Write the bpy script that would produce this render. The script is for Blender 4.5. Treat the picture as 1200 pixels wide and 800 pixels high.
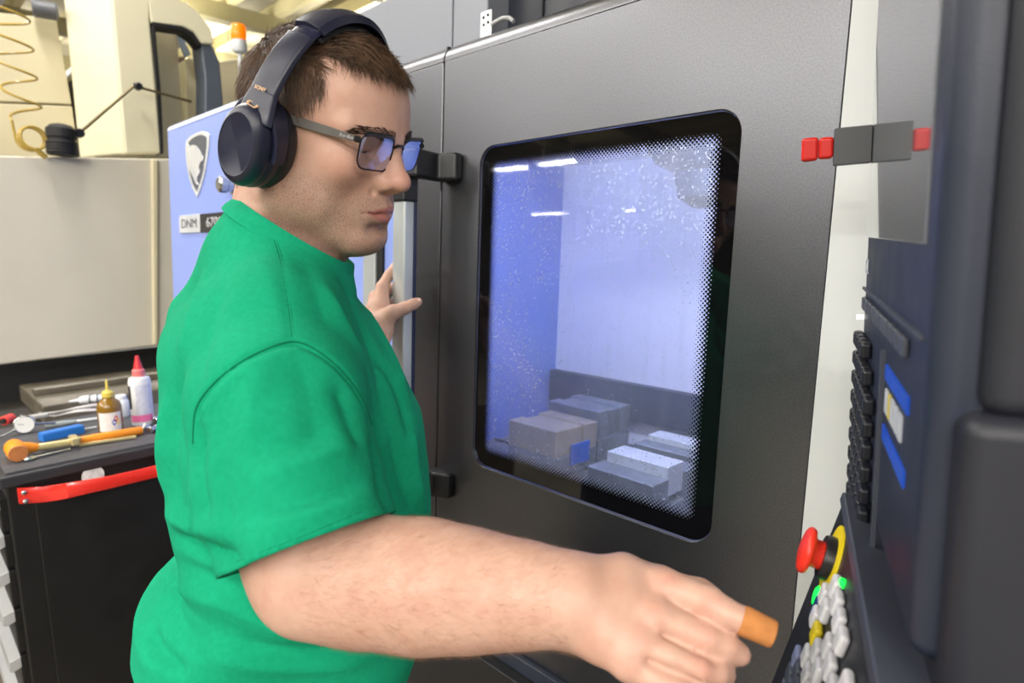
import bpy, bmesh, math, random
import numpy as np
from mathutils import Vector, Matrix
random.seed(7); RNG = np.random.default_rng(7)
for _o in list(bpy.data.objects): bpy.data.objects.remove(_o)
SC = bpy.context.scene; COL = SC.collection

# ------------------------------------------------------------------ camera
F_PX = 720.0; CAM_H = 1.52
HEADING = math.radians(134.0); PITCH = math.atan(114/720)
_fh = np.array([math.cos(HEADING), math.sin(HEADING), 0.0])
RT = np.array([math.sin(HEADING), -math.cos(HEADING), 0.0])
FW = math.cos(PITCH)*_fh + np.array([0, 0, -math.sin(PITCH)])
UPV = np.cross(RT, FW)
CC = np.array([0, 0, CAM_H])
def ray(px, py): return FW + (px-600)/F_PX*RT + (400-py)/F_PX*UPV
def P(px, py, d): return CC + d*ray(px, py)                 # a pixel's direction at a depth taken from size or contact
def on_plane(px, py, p0, n):
    r = ray(px, py); return CC + (np.dot(np.asarray(p0)-CC, n)/np.dot(r, n))*r
def on_z(px, py, z): return on_plane(px, py, (0, 0, z), np.array([0, 0, 1.0]))
def on_x(px, py, x): return on_plane(px, py, (x, 0, 0), np.array([1.0, 0, 0]))
def proj(p):
    q = np.asarray(p)-CC; z = q@FW
    return 600+F_PX*(q@RT)/z, 400-F_PX*(q@UPV)/z
cd = bpy.data.cameras.new('camera'); cam = bpy.data.objects.new('camera', cd); COL.objects.link(cam)
cam.matrix_world = Matrix(((RT[0], UPV[0], -FW[0], 0), (RT[1], UPV[1], -FW[1], 0), (RT[2], UPV[2], -FW[2], CAM_H), (0, 0, 0, 1)))
cd.sensor_width = 36; cd.lens = F_PX/1200*36; cd.clip_start = .02
cd.dof.use_dof = True; cd.dof.focus_distance = .74; cd.dof.aperture_fstop = 5.4
SC.camera = cam
SC.view_settings.view_transform = 'Standard'; SC.view_settings.look = 'None'
SC.view_settings.exposure = 0.16; SC.view_settings.gamma = 1.0; SC.view_settings.use_curve_mapping = False

# ------------------------------------------------------------------ light of the hall
W = bpy.data.worlds.new('world'); SC.world = W; W.use_nodes = True
W.node_tree.nodes['Background'].inputs[0].default_value = (.93, .97, 1.0, 1)
W.node_tree.nodes['Background'].inputs[1].default_value = .35
CEIL_Z = 4.3; LAMP_Z = 3.55
# (x, y, length, power): hall strip lamps, some of them added fill
LAMPS = [(-.9, -1.4, 1.25, 16), (-2.7, -1.4, 1.25, 38), (1.6, -1.4, 1.25, 26), (4.2, -1.2, 1.25, 150), (4.2, -3.6, 1.25, 150), (-4.5, -1.4, 1.25, 26), (-.9, -3.6, 1.25, 75), (-2.7, -3.6, 1.25, 60), (.9, -3.6, 1.25, 80), (2.7, -3.6, 1.25, 150), (-4.9, -3.6, 1.25, 44),  # the strongest ones are added to light the face from the side
         (-7.78, -6.25, .72, 30), (-6.70, -6.22, .74, 30), (-2.4, -6.3, 1.25, 75), (.4, -6.3, 1.25, 105), (2.6, -6.3, 1.25, 150), (-11.2, -11.3, 1.3, 40), (-8.55, -11.4, .5, 20), (-2.6, .35, 1.25, 36), (-5.2, .4, 1.25, 44), (-4.4, 2.4, 1.25, 44), (-7.2, 2.4, 1.25, 60), (-9.2, 3.6, 1.25, 80), (-6.4, 4.6, 1.25, 80), (-10.8, 1.6, 1.25, 80)]  # the last ones are added to brighten the ceiling in view
for lx, ly, ll, lw in LAMPS:
    ld = bpy.data.lights.new('strip_fill_light', 'AREA'); ld.shape = 'RECTANGLE'; ld.size = ll; ld.size_y = .16
    ld.energy = lw; ld.color = (1.0, .97, .93)
    lo = bpy.data.objects.new('strip_fill_light', ld); COL.objects.link(lo); lo.location = (lx, ly, LAMP_Z-.02)
    if lx > -7 or ly > 1:                                              # upward light added to brighten the ceiling and the door's reflection
        lu = ld.copy(); lu.energy = lw*(.45 if ly < 1 else .75); lo = bpy.data.objects.new('strip_fill_light', lu); COL.objects.link(lo); lo.location = (lx, ly, LAMP_Z+.09); lo.rotation_euler = (math.pi, 0, 0)

# ------------------------------------------------------------------ helpers
LOC = {}                                                     # world origin of every object built (all unrotated unless framed)
def tag(o, label=None, cat=None, group=None, kind=None):
    if label: o['label'] = label
    if cat: o['category'] = cat
    if group: o['group'] = group
    if kind: o['kind'] = kind
    return o
def empty(name, loc, label=None, cat=None, group=None, kind=None):
    o = bpy.data.objects.new(name, None); COL.objects.link(o); o.empty_display_size = .05
    o.location = tuple(loc); LOC[o] = np.array(loc, float)
    return tag(o, label, cat, group, kind)
def link_mesh(me, name, m, parent=None, frame=None):
    if m is not None: me.materials.append(m)
    o = bpy.data.objects.new(name, me); COL.objects.link(o)
    if parent is None:
        if frame is None and len(me.vertices):
            co = np.empty(len(me.vertices)*3, np.float32); me.vertices.foreach_get('co', co); co = co.reshape(-1, 3)
            c = (co.min(0)+co.max(0))/2; c[2] = co[:, 2].min()
            me.vertices.foreach_set('co', (co-c).ravel()); me.update(); o.location = tuple(float(v) for v in c); LOC[o] = c.astype(float)
        else:
            LOC[o] = np.zeros(3)
            if frame is not None: o.matrix_world = frame
    else:
        o.parent = parent
        pl = LOC.get(parent, np.zeros(3))
        o.matrix_parent_inverse = Matrix.Translation(tuple(-pl)) if parent not in FRAMED else FRAMED[parent].inverted()
        if frame is not None: o.matrix_basis = frame; FRAMED[o] = frame
        LOC[o] = np.zeros(3)
    return o
FRAMED = {}
class MB:
    def __init__(s): s.v = []; s.f = []; s.n = 0
    def add(s, v, f):
        v = [tuple(map(float, q)) for q in v]
        s.v += v; s.f += [tuple(i+s.n for i in q) for q in f]; s.n += len(v); return s
    def box(s, a, b):
        (x0, y0, z0), (x1, y1, z1) = np.minimum(a, b), np.maximum(a, b)
        return s.add([(x0,y0,z0),(x1,y0,z0),(x1,y1,z0),(x0,y1,z0),(x0,y0,z1),(x1,y0,z1),(x1,y1,z1),(x0,y1,z1)],
                     [(0,3,2,1),(4,5,6,7),(0,1,5,4),(1,2,6,5),(2,3,7,6),(3,0,4,7)])
    def obox(s, c, ax, ay, az):                              # oriented box: centre and half-axis vectors
        c, ax, ay, az = map(lambda q: np.asarray(q, float), (c, ax, ay, az))
        if np.dot(np.cross(ax, ay), az) < 0: ax, ay = ay, ax
        v = [c+i*ax+j*ay+k*az for k in (-1, 1) for (i, j) in ((-1,-1),(1,-1),(1,1),(-1,1))]
        return s.add(v, [(0,3,2,1),(4,5,6,7),(0,1,5,4),(1,2,6,5),(2,3,7,6),(3,0,4,7)])
    def tube(s, pts, r, n=10, cap=True, up=None, flat=1.0):
        pts = [np.asarray(p, float) for p in pts]; m = len(pts)
        r = [r]*m if np.isscalar(r) else list(r)
        t = [pts[min(i+1, m-1)]-pts[max(i-1, 0)] for i in range(m)]; t = [q/(np.linalg.norm(q)+1e-12) for q in t]
        u = np.asarray(up, float) if up is not None else (np.array([0, 0, 1.0]) if abs(t[0][2]) < .9 else np.array([1.0, 0, 0]))
        V_ = []
        for i in range(m):
            u = u-np.dot(u, t[i])*t[i]; u /= np.linalg.norm(u)+1e-12; w = np.cross(t[i], u)
            for k in range(n):
                a = 2*math.pi*k/n; V_.append(pts[i]+r[i]*(math.cos(a)*u*flat+math.sin(a)*w))
        Fs = [(i*n+k, i*n+(k+1) % n, (i+1)*n+(k+1) % n, (i+1)*n+k) for i in range(m-1) for k in range(n)]
        if cap: Fs += [tuple(range(n-1, -1, -1)), tuple((m-1)*n+k for k in range(n))]
        return s.add(V_, Fs)
    def cyl(s, a, b, r, r2=None, n=24): return s.tube([a, b], [r, r if r2 is None else r2], n)
    def lathe(s, prof, o, ax, n=32, ex=None, sx=1.0, sy=1.0):   # prof: (radius, height) along axis; sx, sy squash to an oval
        o = np.asarray(o, float); ax = np.asarray(ax, float); ax = ax/np.linalg.norm(ax)
        e = np.asarray(ex, float) if ex is not None else (np.array([1.0, 0, 0]) if abs(ax[0]) < .9 else np.array([0, 1.0, 0]))
        e = e-np.dot(e, ax)*ax; e /= np.linalg.norm(e); g = np.cross(ax, e)
        V_ = [o+h*ax+r*(math.cos(2*math.pi*k/n)*e*sx+math.sin(2*math.pi*k/n)*g*sy) for r, h in prof for k in range(n)]
        m = len(prof); Fs = [(i*n+k, i*n+(k+1) % n, (i+1)*n+(k+1) % n, (i+1)*n+k) for i in range(m-1) for k in range(n)]
        Fs += [tuple(range(n-1, -1, -1)), tuple((m-1)*n+k for k in range(n))]
        return s.add(V_, Fs)
    def prism(s, poly, ext):                                 # polygon (3D points) extruded by a vector
        poly = [np.asarray(p, float) for p in poly]; ext = np.asarray(ext, float); n = len(poly)
        nn = sum((np.cross(poly[i]-poly[0], poly[(i+1) % n]-poly[0]) for i in range(n)), np.zeros(3))
        if np.dot(nn, ext) < 0: poly = poly[::-1]
        V_ = poly+[p+ext for p in poly]
        return s.add(V_, [tuple(range(n-1, -1, -1)), tuple(range(n, 2*n))]+[(i, (i+1) % n, (i+1) % n+n, i+n) for i in range(n)])
    def ring_plate(s, outer, inner, ext):                    # plate with a hole: outer and inner loops of equal count
        n = len(outer); ext = np.asarray(ext, float); o = [np.asarray(p, float) for p in outer]; i_ = [np.asarray(p, float) for p in inner]
        V_ = o+i_+[p+ext for p in o]+[p+ext for p in i_]; Fs = []
        for k in range(n):
            j = (k+1) % n
            Fs += [(k, n+k, n+j, j), (2*n+k, 2*n+j, 3*n+j, 3*n+k), (k, j, 2*n+j, 2*n+k), (n+k, 3*n+k, 3*n+j, n+j)]
        return s.add(V_, Fs)
    def build(s, name, m, parent=None, bevel=0, seg=2, smooth=35, frame=None):
        me = bpy.data.meshes.new(name); me.from_pydata(s.v, [], s.f); me.validate()
        bm = bmesh.new(); bm.from_mesh(me); bmesh.ops.remove_doubles(bm, verts=bm.verts, dist=1e-6); bmesh.ops.recalc_face_normals(bm, faces=bm.faces); bm.to_mesh(me); bm.free()
        if smooth: me.polygons.foreach_set('use_smooth', [True]*len(me.polygons)); me.set_sharp_from_angle(angle=math.radians(smooth))
        o = link_mesh(me, name, m, parent, frame)
        if bevel:
            md = o.modifiers.new('bevel', 'BEVEL'); md.width = bevel; md.segments = seg; md.limit_method = 'ANGLE'; md.angle_limit = math.radians(40); md.harden_normals = True
        return o
def rrect(x0, x1, y0, y1, r, k=8):
    out = []
    for (cx, cy, a0) in ((x1-r, y1-r, 0), (x0+r, y1-r, 90), (x0+r, y0+r, 180), (x1-r, y0+r, 270)):
        for i in range(k+1):
            a = math.radians(a0+90*i/k); out.append((cx+r*math.cos(a), cy+r*math.sin(a)))
    return out
def rect_like(x0, x1, y0, y1, k=8):                          # same point count as rrect, on a sharp rectangle
    out = []; c = [(x1, y1), (x0, y1), (x0, y0), (x1, y0)]
    for (cx, cy) in c: out += [(cx, cy)]*(k+1)
    return out
def text_mesh(txt, name, size, m, frame, parent=None, depth=.0004, shear=0.0):
    cu = bpy.data.curves.new(name, 'FONT'); cu.body = txt; cu.size = size; cu.extrude = depth; cu.align_x = 'CENTER'; cu.align_y = 'CENTER'; cu.shear = shear; cu.resolution_u = 3
    to = bpy.data.objects.new('tmp', cu); me = bpy.data.meshes.new_from_object(to); bpy.data.objects.remove(to)
    me.name = name; return link_mesh(me, name, m, parent, frame)
def frame_of(o, x, y, z=None):
    x = np.asarray(x, float); x = x/np.linalg.norm(x); y = np.asarray(y, float); y = y-np.dot(y, x)*x; y = y/np.linalg.norm(y); z = np.cross(x, y)
    return Matrix(((x[0], y[0], z[0], o[0]), (x[1], y[1], z[1], o[1]), (x[2], y[2], z[2], o[2]), (0, 0, 0, 1)))

# ------------------------------------------------------------------ materials
def srgb(r, g, b): return tuple(((c/255)/12.92 if c/255 <= .04045 else ((c/255+.055)/1.055)**2.4) for c in (r, g, b))
MATS = {}
class G:                                                     # tiny node-graph writer
    def __init__(s, name):
        s.m = bpy.data.materials.new(name); s.m.use_nodes = True; s.t = s.m.node_tree; s.N = s.t.nodes
        s.b = s.N['Principled BSDF']; s.out = s.N['Material Output']
    def node(s, ty, **k):
        n = s.N.new(ty)
        for a, v in k.items(): setattr(n, a, v)
        return n
    def put(s, sock, v):
        if v is None: return
        if isinstance(v, bpy.types.NodeSocket): s.t.links.new(v, sock)
        elif isinstance(v, (tuple, list)) and len(v) == 3 and sock.type == 'RGBA': sock.default_value = (*v, 1)
        else: sock.default_value = v
    def math(s, op, a, b=None, c=None, clamp=False):
        n = s.node('ShaderNodeMath', operation=op, use_clamp=clamp); s.put(n.inputs[0], a); s.put(n.inputs[1], b); s.put(n.inputs[2], c); return n.outputs[0]
    def coord(s, kind='Object'): return s.node('ShaderNodeTexCoord').outputs[kind]
    def noise(s, scale, detail=3, vec=None, rough=.5, dist=0):
        n = s.node('ShaderNodeTexNoise'); n.inputs['Scale'].default_value = scale; n.inputs['Detail'].default_value = detail
        n.inputs['Roughness'].default_value = rough; n.inputs['Distortion'].default_value = dist; s.put(n.inputs['Vector'], vec if vec is not None else s.coord()); return n.outputs['Fac']
    def ramp(s, f, a, b, lo=0., hi=1.):
        n = s.node('ShaderNodeMapRange', clamp=True); s.put(n.inputs[0], f); n.inputs[1].default_value = a; n.inputs[2].default_value = b; s.put(n.inputs[3], lo); s.put(n.inputs[4], hi); return n.outputs[0]
    def mix(s, f, a, b, blend='MIX'):
        n = s.node('ShaderNodeMix', data_type='RGBA', blend_type=blend); s.put(n.inputs[0], f); s.put(n.inputs[6], a); s.put(n.inputs[7], b); return n.outputs[2]
    def bump(s, h, strength=.2, dist=.002, normal=None):
        n = s.node('ShaderNodeBump'); s.put(n.inputs['Height'], h); n.inputs['Strength'].default_value = strength; n.inputs['Distance'].default_value = dist
        if normal is not None: s.put(n.inputs['Normal'], normal)
        s.put(s.b.inputs['Normal'], n.outputs[0]); return n.outputs[0]
    def set(s, **k):
        for a, v in k.items(): s.put(s.b.inputs[a.replace('_', ' ')], v)
        return s
def mat(name, col, rough=.5, metal=0., var=.12, vs=8., bump=0., bs=120., coat=0., spec=.5):
    if name in MATS: return MATS[name]
    g = G(name); f = g.ramp(g.noise(vs, 4), .3, .7)
    g.set(Base_Color=g.mix(f, tuple(c*(1-var) for c in col), tuple(min(1, c*(1+var)) for c in col)), Metallic=metal, Roughness=g.ramp(g.noise(vs*2.3, 3), .3, .7, rough*.88, min(1, rough*1.12)))
    g.b.inputs['Specular IOR Level'].default_value = spec
    if coat: g.b.inputs['Coat Weight'].default_value = coat; g.b.inputs['Coat Roughness'].default_value = .12
    if bump: g.bump(g.noise(bs, 2), bump, .001)
    MATS[name] = g.m; return g.m
def emit(name, col, st, rough=.3):
    if name in MATS: return MATS[name]
    g = G(name); g.set(Base_Color=col, Roughness=rough, Emission_Color=col, Emission_Strength=st); MATS[name] = g.m; return g.m

# ------------------------------------------------------------------ hall: floor, ceiling, far walls
def struct(o): return tag(o, kind='structure')
def _floor():
    g = G('concrete_floor'); f = g.noise(1.5, 6); f2 = g.noise(30, 4)
    g.set(Base_Color=g.mix(g.ramp(f, .35, .65), srgb(104, 96, 84), srgb(126, 118, 104)), Roughness=g.ramp(f2, .3, .7, .45, .7)); g.bump(f2, .15, .002); return g.m
struct(MB().box((-13, -14, -.1), (6, 6, 0)).build('floor', _floor()))
M_deck = mat('ceiling_deck', srgb(160, 152, 124), .8, var=.25, vs=1.5)
ceil = struct(MB().box((-13, -14, CEIL_Z), (6, 6, CEIL_Z+.1)).build('ceiling', M_deck))
M_joist = mat('cream_paint', srgb(206, 196, 150), .6, var=.1, vs=2)
M_joist2 = mat('olive_paint', srgb(128, 120, 84), .7, var=.15, vs=2)
for y in np.arange(-13.4, 5.8, .55):
    MB().box((-12.9, y-.045, CEIL_Z-.16), (5.9, y+.045, CEIL_Z)).build('joist', M_joist, ceil, bevel=.006)
for x in (-11, -9.2, -7.4, -5.6, -3.6, -1.4, 1.2, 3.5):
    MB().box((x-.08, -13.9, CEIL_Z-.34), (x+.08, 5.9, CEIL_Z-.16)).build('cross_beam', M_joist2, ceil, bevel=.006)
M_pipe = mat('pipe_grey', srgb(150, 150, 146), .5, var=.1)
MB().cyl((-12.9, 1.15, CEIL_Z-.42), (4.9, 1.15, CEIL_Z-.42), .05, n=16).build('pipe', M_pipe, ceil)
MB().cyl((-12.9, 2.2, CEIL_Z-.44), (4.9, 2.2, CEIL_Z-.44), .035, n=16).build('pipe', M_pipe, ceil)
M_wall = mat('hall_wall', srgb(84, 80, 72), .85, var=.15, vs=.8)
struct(MB().box((-13.1, -14, 0), (-13, 6, CEIL_Z)).build('wall_left', M_wall))
struct(MB().box((-13.1, 6, 0), (6, 6.1, CEIL_Z)).build('wall_back', M_wall))
struct(MB().box((-13.1, -14.1, 0), (6, -14, CEIL_Z)).build('wall_front', M_wall))
struct(MB().box((6, -14.1, 0), (6.1, 6.1, CEIL_Z)).build('wall_right', M_wall))
M_lamphouse = mat('lamp_white_enamel', srgb(225, 225, 220), .4, var=.03)
for lx, ly, ll, lw in LAMPS:
    t = empty('ceiling_lamp', (lx, ly, LAMP_Z), 'white fluorescent strip lamp, some added for light, hung under the ceiling joists', 'lamp', 'ceiling lamps'); hl = ll/2+.02
    MB().prism([(lx-hl, ly-.1, LAMP_Z), (lx-hl, ly+.1, LAMP_Z), (lx-hl, ly+.05, LAMP_Z+.07), (lx-hl, ly-.05, LAMP_Z+.07)], (2*hl, 0, 0)).build('housing', M_lamphouse, t)
    for dx in (-.8*hl, .8*hl): MB().cyl((lx+dx, ly, LAMP_Z+.07), (lx+dx, ly, CEIL_Z-.02), .004, n=6).build('hanger', M_pipe, t)

# ------------------------------------------------------------------ milling machine: front leans back 2.8 degrees
TAU = math.radians(2.8); MD = .80
MX = np.array([1.0, 0, 0]); MU = np.array([0, math.sin(TAU), math.cos(TAU)]); MN = np.array([0, -math.cos(TAU), math.sin(TAU)]); MO = np.array([0, MD, CAM_H])
MF = frame_of(MO, MX, MU)
def M(x, s, n=0): return MO+x*MX+s*MU+n*MN
def mpx(px, py, n=0):                                        # where a pixel's ray meets the machine front (local x, s)
    q = on_plane(px, py, MO+n*MN, MN)-MO; return float(q@MX), float(q@MU)
mill = empty('milling_machine', (-1.4, 1.6, 0), 'large milling machine with charcoal sliding door, glass window and periwinkle blue front cover', 'milling machine')
def mb(b, name, m, parent=None, **k): return b.build(name, m, parent or mill, frame=MF if parent is None or parent is mill else None, **k)
def _paint(name, col, rough, metal, fleck=.1, coat=.0):
    g = G(name); n1 = g.noise(420, 2); n2 = g.noise(3.2, 5, dist=.6); n3 = g.noise(60, 3)
    c = g.mix(g.ramp(n1, .35, .65), tuple(v*(1-fleck) for v in col), tuple(v*(1+fleck) for v in col))
    c = g.mix(g.ramp(n2, .45, .75, 0, .08), c, tuple(v*1.25 for v in col))
    g.set(Base_Color=c, Metallic=metal, Roughness=g.ramp(n3, .3, .7, rough*.96, rough*1.05)); g.bump(n1, .06, .0005)
    g.b.inputs['Coat Weight'].default_value = coat; MATS[name] = g.m; return g.m
M_door = _paint('charcoal_metallic_paint', srgb(108, 109, 114), .34, .9, .10)
M_blue = _paint('periwinkle_paint', srgb(138, 158, 228), .38, .0, .03)
M_bluetrim = mat('pale_blue_trim', srgb(196, 208, 240), .35, var=.03)
M_grey = _paint('blue_grey_paint', srgb(132, 136, 146), .45, .25, .04)
M_black = mat('black_plastic', srgb(24, 25, 30), .38, var=.1)
M_navy = mat('dark_navy_paint', srgb(34, 38, 50), .45, var=.1)
M_alu = mat('brushed_aluminium', srgb(214, 220, 222), .32, .55, var=.04)
M_white = mat('white_powder_coat', srgb(222, 226, 228), .5, var=.02)
M_steel = mat('bright_steel', srgb(190, 192, 194), .25, 1.0, var=.1, vs=30)
M_dark = mat('dark_rubber', srgb(18, 18, 20), .6, var=.1)

WX0, WX1, WS0, WS1, WR = -.863, -.364, -.4265, .177, .036
DX0, DX1, DS0, DS1 = -.972, -.245, -.757, .350
door = empty('door', M(-.6, -.75, 0)); door.parent = mill; door.matrix_parent_inverse = Matrix.Translation(tuple(-LOC[mill]))
LOC[door] = M(-.6, -.75, 0)
def db(b, name, m, **k): return b.build(name, m, door, frame=MF, **k)
inner = rrect(WX0, WX1, WS0, WS1, WR, 10); outer = rect_like(DX0+.0015, DX1, DS0, DS1, 10)
def plate(outer, inner, z0, z1):
    b = MB(); b.ring_plate([(x, y, z1) for x, y in outer], [(x, y, z1) for x, y in inner], (0, 0, z0-z1)); return b
db(plate(outer, inner, -.03, 0), 'door_panel', M_door, bevel=.0016, seg=2)
def round_top(x0, x1, n0=0.0, R=.036, back=.16, s0=DS1):      # quarter-round top edge, running along x
    prof = [(s0, n0)]+[(s0+R*math.sin(a), n0-R+R*math.cos(a)) for a in np.linspace(0, math.pi/2, 9)]+[(s0+R, n0-back), (s0, n0-back)]
    return MB().prism([(x0, s, n) for s, n in prof], (x1-x0, 0, 0))
db(round_top(DX0+.0015, DX1), 'door_top_rail', M_door, bevel=.001)
# left fixed jamb of the same charcoal
mb(MB().box((-1.135, DS0, -.03), (DX0-.0025, DS1, 0)), 'door_jamb', M_door, bevel=.0025)
mb(round_top(-1.135, DX0-.0025), 'jamb_top_rail', M_door, bevel=.001)
mb(MB().box((DX0-.003, DS0, -.02), (DX0+.002, DS1+.03, -.008)), 'seam_gasket', M_dark)

# glass of the door
def _glass():
    g = G('misted_printed_glass'); co = g.coord('Object'); sp = g.node('ShaderNodeSeparateXYZ'); g.put(sp.inputs[0], co); x, y = sp.outputs[0], sp.outputs[1]
    cx, cy, hx, hy, r = (WX0+WX1)/2, (WS0+WS1)/2, (WX1-WX0)/2, (WS1-WS0)/2, .045
    qx = g.math('SUBTRACT', g.math('ABSOLUTE', g.math('SUBTRACT', x, cx)), hx-r); qy = g.math('SUBTRACT', g.math('ABSOLUTE', g.math('SUBTRACT', y, cy)), hy-r)
    l = g.math('SQRT', g.math('ADD', g.math('POWER', g.math('MAXIMUM', qx, 0.), 2.), g.math('POWER', g.math('MAXIMUM', qy, 0.), 2.)))
    ins = g.math('MULTIPLY', g.math('SUBTRACT', g.math('ADD', l, g.math('MINIMUM', g.math('MAXIMUM', qx, qy), 0.)), r), -1.)   # distance in from the edge
    # printed dots, 45 degrees, shrinking inwards
    s = 1/.0046; a = g.math('MULTIPLY', g.math('ADD', x, y), s*.7071); b = g.math('MULTIPLY', g.math('SUBTRACT', x, y), s*.7071)
    fa = g.math('SUBTRACT', g.math('FRACT', a), .5); fb = g.math('SUBTRACT', g.math('FRACT', b), .5)
    rad = g.math('SQRT', g.math('ADD', g.math('POWER', fa, 2.), g.math('POWER', fb, 2.)))
    size = g.ramp(ins, .026, .052, .66, .0)
    dot = g.math('LESS_THAN', rad, size)
    ink = g.math('MAXIMUM', dot, g.math('LESS_THAN', ins, .027))
    # coolant mist and droplets
    dn = g.noise(3.0, 5, dist=.8); dr = g.noise(260, 2); dr2 = g.noise(95, 3); st = g.node('ShaderNodeMapping'); g.put(st.inputs[0], co); st.inputs['Scale'].default_value = (60, 5, 1); streak = g.noise(1.0, 3, st.outputs[0])
    low = g.ramp(y, -.40, -.2, .30, .0)
    mist = g.math('ADD', g.ramp(dn, .35, .75, .12, .32), g.math('MULTIPLY', g.ramp(dr, .60, .72), g.math('ADD', g.ramp(dn, .4, .7, .1, .35), low)), clamp=True)
    mist = g.math('ADD', mist, g.ramp(streak, .5, .8, 0, .08), clamp=True)
    tr = g.node('ShaderNodeBsdfTransparent'); tr.inputs[0].default_value = (.90, .92, .98, 1)
    tl = g.node('ShaderNodeBsdfTranslucent'); tl.inputs[0].default_value = (.78, .82, .95, 1)
    df = g.node('ShaderNodeBsdfDiffuse'); df.inputs[0].default_value = (.55, .60, .72, 1)
    m0 = g.node('ShaderNodeMixShader'); m0.inputs[0].default_value = .35; g.t.links.new(tl.outputs[0], m0.inputs[1]); g.t.links.new(df.outputs[0], m0.inputs[2])
    m1 = g.node('ShaderNodeMixShader'); g.put(m1.inputs[0], mist); g.t.links.new(tr.outputs[0], m1.inputs[1]); g.t.links.new(m0.outputs[0], m1.inputs[2])
    bk = g.node('ShaderNodeBsdfDiffuse'); bk.inputs[0].default_value = (.004, .004, .005, 1)
    m2 = g.node('ShaderNodeMixShader'); g.put(m2.inputs[0], ink); g.t.links.new(m1.outputs[0], m2.inputs[1]); g.t.links.new(bk.outputs[0], m2.inputs[2])
    gl = g.node('ShaderNodeBsdfGlossy'); gl.inputs['Roughness'].default_value = .03; gl.inputs[0].default_value = (1, 1, 1, 1)
    fr = g.node('ShaderNodeFresnel'); fr.inputs[0].default_value = 1.5
    m3 = g.node('ShaderNodeMixShader'); g.put(m3.inputs[0], fr.outputs[0]); g.t.links.new(m2.outputs[0], m3.inputs[1]); g.t.links.new(gl.outputs[0], m3.inputs[2])
    g.t.links.new(m3.outputs[0], g.out.inputs[0]); return g.m
pane_pts = rrect(WX0+.001, WX1-.001, WS0+.001, WS1-.001, WR-.001, 10)
pane = db(MB().add([(x, y, -.006) for x, y in pane_pts], [tuple(range(len(pane_pts)))]), 'window_pane', _glass())
# handle: two black arms carrying an aluminium grip
gx0, gs0 = mpx(478, 235, .075); gx1, gs1 = mpx(470, 560, .075); gxm = (gx0+gx1)/2-.001
hx_, hs_ = mpx(541, 196, .0)
hb_, hbs = mpx(531, 568, .0)
hd = db(MB().box((gxm-.0165, hbs-.045, .066), (gxm+.0225, gs0+.005, .094)), 'handle', M_alu, bevel=.004)
FRAMED[hd] = MF
def hsub(b, name, m, **k): return b.build(name, m, hd, frame=MF, **k)
hsub(MB().box((gxm+.0222, hbs-.03, .0655), (gxm+.0240, gs0, .0735)), 'grip_insert', mat('navy_plastic', srgb(38, 46, 78), .4), bevel=.002)
for s_, xr in ((hs_, hx_), (hbs, hb_)):
    hh = .026
    body = [(xr+.004, 0), (xr+.004, .018), (xr-.03, .034), (gxm+.05, .088), (gxm+.01, .100), (gxm-.020, .100), (gxm-.020, .06), (gxm+.02, .055), (xr-.055, .0)]
    hsub(MB().prism([(x, s_-hh, n) for x, n in body], (0, 2*hh, 0)), 'handle_arm', M_black, bevel=.006, seg=3)
hsub(MB().box((gxm-.018, gs0-.004, .064), (gxm+.026, hs_-.01, .099)), 'end_cap', M_black, bevel=.005, seg=3)
lx_, ls_ = mpx(459, 343, .02)
kk = MB(); kk.lathe([(.016, 0), (.018, .004), (.018, .02), (.012, .026), (.012, .034)], (lx_, ls_, .0), (0, 0, 1), 18); mb(kk, 'latch_knob', M_steel)
# fixed front: blue cover on the left, blue-grey upper housing on the right, both behind the door
BT = .452; BN = -.034
bx_l = -2.68; bx_r = -1.06
mb(MB().prism([(bx_l, -.9, BN), (bx_r, -.9, BN), (bx_r, .34, BN), (-1.45, .34, BN), (-1.45, BT-.02, BN), (bx_l, BT-.02, BN)], (0, 0, -.05)), 'front_cover', M_blue, bevel=.004)
prof = [(BT-.02, BN+.001)]+[(BT-.02+.026*math.sin(a), BN+.001-.026+.026*math.cos(a)) for a in np.linspace(0, math.pi/2, 6)]+[(BT+.006, BN-.09), (BT-.02, BN-.09)]
mb(MB().prism([(bx_l, s, n) for s, n in prof], (-1.45-bx_l, 0, 0)), 'cover_top_edge', M_bluetrim, bevel=.001)
# silver trim strip and dark gap on the blue cover beside the grip
tx0, _ = mpx(430, 340, BN); tx1, _ = mpx(444, 340, BN); tx2, _ = mpx(450.5, 340, BN)
mb(MB().box((tx0, -.75, BN), (tx1, .33, BN+.012)), 'trim_strip', M_alu, bevel=.003)
mb(MB().box((tx1, -.75, BN), (tx2, .33, BN+.006)), 'gap_seal', M_dark)
# upper housing
ux0 = -1.6; 
mb(MB().box((-1.62, .30, -.50), (mpx(530, 30, -.10)[0]-.002, .584, -.10)), 'upper_housing', M_grey, bevel=.004)
mb(MB().box((mpx(530, 30, -.10)[0]+.002, .30, -.50), (mpx(571, 20, -.10)[0], .85, -.10)), 'upper_housing', M_grey, bevel=.004)
mb(MB().box((mpx(571, 20, -.11)[0], .30, -.5), (.1, .9, -.16)), 'vent_box', M_navy, bevel=.003)
mb(MB().box((mpx(637, 5, -.16)[0]-.002, .30, -.165), (mpx(637, 5, -.16)[0]+.002, .9, -.156)), 'vent_seam', M_dark)
b1 = mpx(569, 26, -.09)
br = MB(); br.box((b1[0]-.016, .385, -.094), (b1[0]+.016, b1[1]+.022, -.09)); brk = mb(br, 'bracket', M_alu, bevel=.003)
for dx, ds in ((-.006, .01), (.007, .012), (-.005, -.004), (.008, -.002)): MB().cyl(M(b1[0]+dx, b1[1]+ds, -.0905), M(b1[0]+dx, b1[1]+ds, -.0885), .003, n=10).build('bracket_hole', M_dark, brk)
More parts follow.
